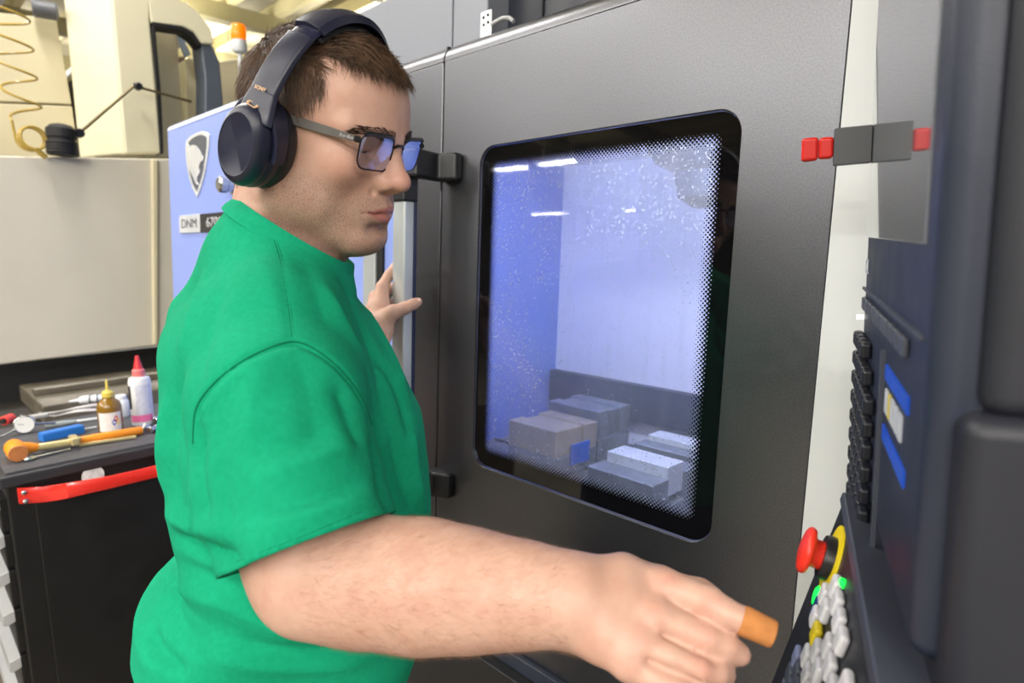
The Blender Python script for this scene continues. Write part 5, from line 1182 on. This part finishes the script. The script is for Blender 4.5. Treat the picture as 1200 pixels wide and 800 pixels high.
# ------------------------------------------------------------------ headphones
hp = empty('headphones', HL(0, 0, .0), 'dark navy over-ear headphones worn over short brown hair', 'headphones')
M_hp = mat('navy_black_plastic', srgb(28, 31, 52), .36, var=.08, bump=.1, bs=1500); M_hpd = mat('soft_leatherette', srgb(22, 23, 32), .5, var=.1); M_cop = mat('copper_print', srgb(224, 186, 150), .35, .4)
def hlv(x, y, z): return HR@np.array([x, y, z], float)
for s in (-1, 1):
    axc = unit(hlv(-.06, s*1.0, -.02)); upc = hlv(.22, 0, .97); c0_ = HL(-.002, s*.0715, -.023)
    cup = MB().lathe([(.0395, .016), (.0415, .019), (.0415, .027), (.0400, .0315)], c0_, axc, 44, upc, 1.05, .74).build('ear_cup', M_hp, hp, smooth=40)
    MB().lathe([(.030, -.004), (.0395, -.002), (.0425, .003), (.0428, .009), (.0415, .014), (.038, .017)], c0_, axc, 44, upc, 1.05, .74).build('ear_pad', M_hpd, cup, smooth=70)
    MB().lathe([(.0395, .0300), (.0405, .0345), (.0392, .0400), (.0360, .0450), (.0318, .0480), (.0300, .0486), (.0290, .0480), (.001, .0480)], c0_, axc, 44, upc, 1.05, .74).build('outer_shell', M_hp, cup, smooth=35)
    # yoke: curved fork over the cup's upper half
    ex = unit(upc-np.dot(upc, axc)*axc); gx = np.cross(axc, ex); pts = []
    for a in np.radians(np.linspace(-95, 95, 25)): pts.append(c0_+axc*.0245+ex*math.cos(a)*.0440*1.05+gx*math.sin(a)*.0440*.74)
    yk = MB()
    V_ = []; nP = len(pts)
    for k, p_ in enumerate(pts):
        rad = unit(p_-c0_-np.dot(p_-c0_, axc)*axc); w_k = .0075+.0065*math.cos(math.radians(-95+190*k/(nP-1)))**2
        for (i, j) in ((-.0022, -w_k), (.0026, -w_k), (.0030, w_k*.9), (-.0022, w_k*.9)): V_.append(p_+rad*i+axc*j)
    yk.add(V_, [(k*4+j, k*4+(j+1) % 4, (k+1)*4+(j+1) % 4, (k+1)*4+j) for k in range(nP-1) for j in range(4)]+[(3, 2, 1, 0), ((nP-1)*4, (nP-1)*4+1, (nP-1)*4+2, (nP-1)*4+3)])
    yk.build('yoke', M_hp, hp, bevel=.0015, smooth=60)
BX0, BX1 = .006, .022
def band_pt(t):                                              # t: degrees from the crown, negative on the right ear's side
    a = math.radians(t); k = abs(t)/90
    return HL(BX0*k+BX1*(1-k), math.sin(a)*(.0950+.0125*min(k, 1.1)**3), .012+.107*math.cos(a) if abs(t) < 90 else .012-(abs(t)-90)*.0012)
def strip(name, t0, t1, wd, th, m, parent, n=26, off=0.0, bev=.002):
    V_ = []; ts = np.linspace(t0, t1, n)
    for t in ts:
        p0 = band_pt(t); tg = unit(band_pt(t+1)-band_pt(t-1)); sx_ = unit(hlv(1, 0, .0)-np.dot(hlv(1, 0, 0), tg)*tg); nn = np.cross(tg, sx_)
        if np.dot(nn, p0-HL(0, 0, .02)) < 0: nn = -nn
        w = wd(t) if callable(wd) else wd
        for (i, j) in ((-w, -th*.6), (-w*.8, th*.55), (0, th), (w*.8, th*.55), (w, -th*.6), (0, -th)): V_.append(p0+sx_*i+nn*(j+off))
    b = MB().add(V_, [(k*6+j, k*6+(j+1) % 6, (k+1)*6+(j+1) % 6, (k+1)*6+j) for k in range(n-1) for j in range(6)]+[(5, 4, 3, 2, 1, 0), tuple((n-1)*6+j for j in range(6))])
    return b.build(name, m, parent, bevel=bev, smooth=45)
wtop = lambda t: .0185+.002*math.cos(math.radians(t))
hb_ = strip('headband', -38, 38, wtop, .0062, M_hp, hp, 30, .002); strip('band_cushion', -40, 40, .0165, .0052, M_hpd, hb_, 30, -.0075)
for s in (-1, 1):
    strip('slider', s*37, s*46, .0165, .0036, mat('glossy_navy', srgb(34, 36, 58), .2), hp, 8); sa = strip('slider_arm', s*44, s*82, lambda t: .0178, .0044, M_hp, hp, 22, .001); strip('arm_foot', s*80, s*98, lambda t: .0178+.0004*(abs(t)-80), .0048, M_hp, hp, 10, .0012)
tq = -80; p0 = band_pt(tq); tg = unit(band_pt(tq+1)-band_pt(tq-1)); sxv = unit(hlv(1, 0, 0)-np.dot(hlv(1, 0, 0), tg)*tg); nn = np.cross(sxv, tg); nn = nn if np.dot(nn, p0-HL(0, 0, .02)) > 0 else -nn
yv = np.cross(nn, sxv); text_mesh('SONY', 'lettering', .0052, M_cop, frame_of(p0+nn*.0063, sxv, yv), hp, .0003)
axc = unit(hlv(-.06, -1.0, -.02)); upc = unit(hlv(.22, 0, .97)); 
pill = [(math.cos(a)*.0022+(.0030 if math.cos(a) > 0 else -.0030), math.sin(a)*.0022) for a in np.linspace(0, 2*math.pi, 24, endpoint=False)]
cpt = HL(-.002, -.0715, -.023)+axc*.0408+upc*.0408; gxx = np.cross(axc, upc); nrm = unit(axc*.62+upc*.78); t2 = np.cross(nrm, gxx)
outr = [cpt+nrm*.001+gxx*x*1.35+t2*y*1.35 for x, y in pill]; innr = [cpt+nrm*.001+gxx*x*.85+t2*y*.8 for x, y in pill]
MB().ring_plate(outr, innr, nrm*.0006).build('microphone_rim', M_cop, hp)

# ------------------------------------------------------------------ glasses
gl_ = empty('eyeglasses', HL(.10, 0, 0), 'black browline eyeglasses with thin rims and blue-coated lenses', 'glasses')
M_rim = mat('dark_bronze_rim', srgb(46, 38, 38), .3, .7); M_browl = mat('matte_black_browline', srgb(26, 26, 30), .4); M_temple = mat('grey_brown_temple', srgb(96, 94, 92), .42, .2)
def lens_pt(y, z, off=0.0): return HL(.1015-.9*max(0., abs(y)-.012)**1.6+off+.10*z, y, z)
def lens_loop(s, k=1.0):
    o = []
    for (y, z) in rrect(.0095, .0605, -.0215, .0140, .0100, 7):
        yy = .0345+(y-.0345)*k*(1-.10*(z < -.005)*min(1, (-.005-z)/.02)); zz = -.005+(z+.005)*k; o.append(lens_pt(s*yy, zz+.0015*max(0, (yy-.034)/.025)))
    return o
def _lens():
    g = G('coated_lens'); tr = g.node('ShaderNodeBsdfTransparent'); tr.inputs[0].default_value = (.93, .93, .98, 1); gs = g.node('ShaderNodeBsdfGlossy'); gs.inputs[0].default_value = (.42, .58, 1, 1); gs.inputs['Roughness'].default_value = .02
    fr = g.node('ShaderNodeLayerWeight'); fr.inputs[0].default_value = .35; f = g.ramp(fr.outputs['Facing'], 0, 1, .16, .9); mx = g.node('ShaderNodeMixShader'); g.put(mx.inputs[0], f); g.t.links.new(tr.outputs[0], mx.inputs[1]); g.t.links.new(gs.outputs[0], mx.inputs[2]); g.t.links.new(mx.outputs[0], g.out.inputs[0]); return g.m
M_lens = _lens()
for s in (-1, 1):
    lp_ = lens_loop(s); c = sum(lp_)/len(lp_); nrm = hlv(1, 0, 0); n = len(lp_); V_ = [c+nrm*.0022]; Fs = []
    for rr_, bul in ((.5, .0017), (1.0, 0)): V_ += [c+(p-c)*rr_+nrm*bul for p in lp_]
    for k in range(n): j = (k+1) % n; Fs += [(0, 1+k, 1+j), (1+k, 1+n+k, 1+n+j, 1+j)]
    MB().add(V_, Fs).build('lens', M_lens, gl_, smooth=80)
    MB().tube(lp_+[lp_[0]], .0009, 6, cap=False).build('rim', M_rim, gl_)
    topl = [p for p, (y, z) in zip(lp_, rrect(.0095, .0605, -.0215, .0140, .0100, 7)) if z > .0095]
    topl = sorted(topl, key=lambda p: s*float((p-HO)@HR[:, 1])); topl = topl[::2]
    MB().tube([p+HR[:, 2]*.0012 for p in topl], [.0016]+[.0024]*(len(topl)-2)+[.0028], 8).build('browline', M_browl, gl_)
    hpx = lens_pt(s*.0615, .0085); tend = HL(-.012, s*.0765, .010)
    MB().tube([hpx, hpx+hlv(-.004, s*.004, 0)], [.0034, .0032], 8).build('hinge_block', M_browl, gl_)
    tp_ = [hpx+hlv(-.004, s*.004, 0)]; tp_ += [tp_[0]*(1-t)+tend*t+hlv(0, s*.0025, 0)*math.sin(math.pi*t) for t in (.25, .5, .75, 1)]
    V_ = []
    for k, p_ in enumerate(tp_):
        hh = (.0026, .0042, .0045, .0042, .0038)[k]
        for (i, j) in ((-.0011, -hh), (.0011, -hh), (.0011, hh), (-.0011, hh)): V_.append(p_+hlv(0, s, 0)*i+HR[:, 2]*j)
    tm = MB().add(V_, [(k*4+j, k*4+(j+1) % 4, (k+1)*4+(j+1) % 4, (k+1)*4+j) for k in range(len(tp_)-1) for j in range(4)]+[(3, 2, 1, 0), tuple(16+j for j in range(4))]).build('temple', M_temple, gl_, bevel=.0005)
    if s == -1:
        dt = unit(tp_[1]-tp_[0]); pc_ = tp_[0]*.68+tp_[1]*.32+hlv(0, -1, 0)*.0014; FRAMED.pop(tm, None)
        text_mesh('Ray-Ban', 'lettering', .0046, mat('silver_print', srgb(220, 220, 222), .3, .5), frame_of(pc_, -dt, HR[:, 2]) if np.dot(np.cross(-dt, HR[:, 2]), hlv(0, -1, 0)) > 0 else frame_of(pc_, dt, HR[:, 2]), gl_, .0002, .3)
MB().tube([lens_pt(-.0105, .004), lens_pt(-.005, .0075, .002), lens_pt(.005, .0075, .002), lens_pt(.0105, .004)], .0014, 8).build('bridge', M_rim, gl_)
for s in (-1, 1): MB().lathe([(.0005, -.001), (.003, 0), (.0005, .001)], lens_pt(s*.0095, -.010, -.006), hlv(.4, s, 0), 12, hlv(0, 0, 1), 1.5, 1).build('nose_pad', mat('clear_pad', srgb(210, 200, 190), .2), gl_)
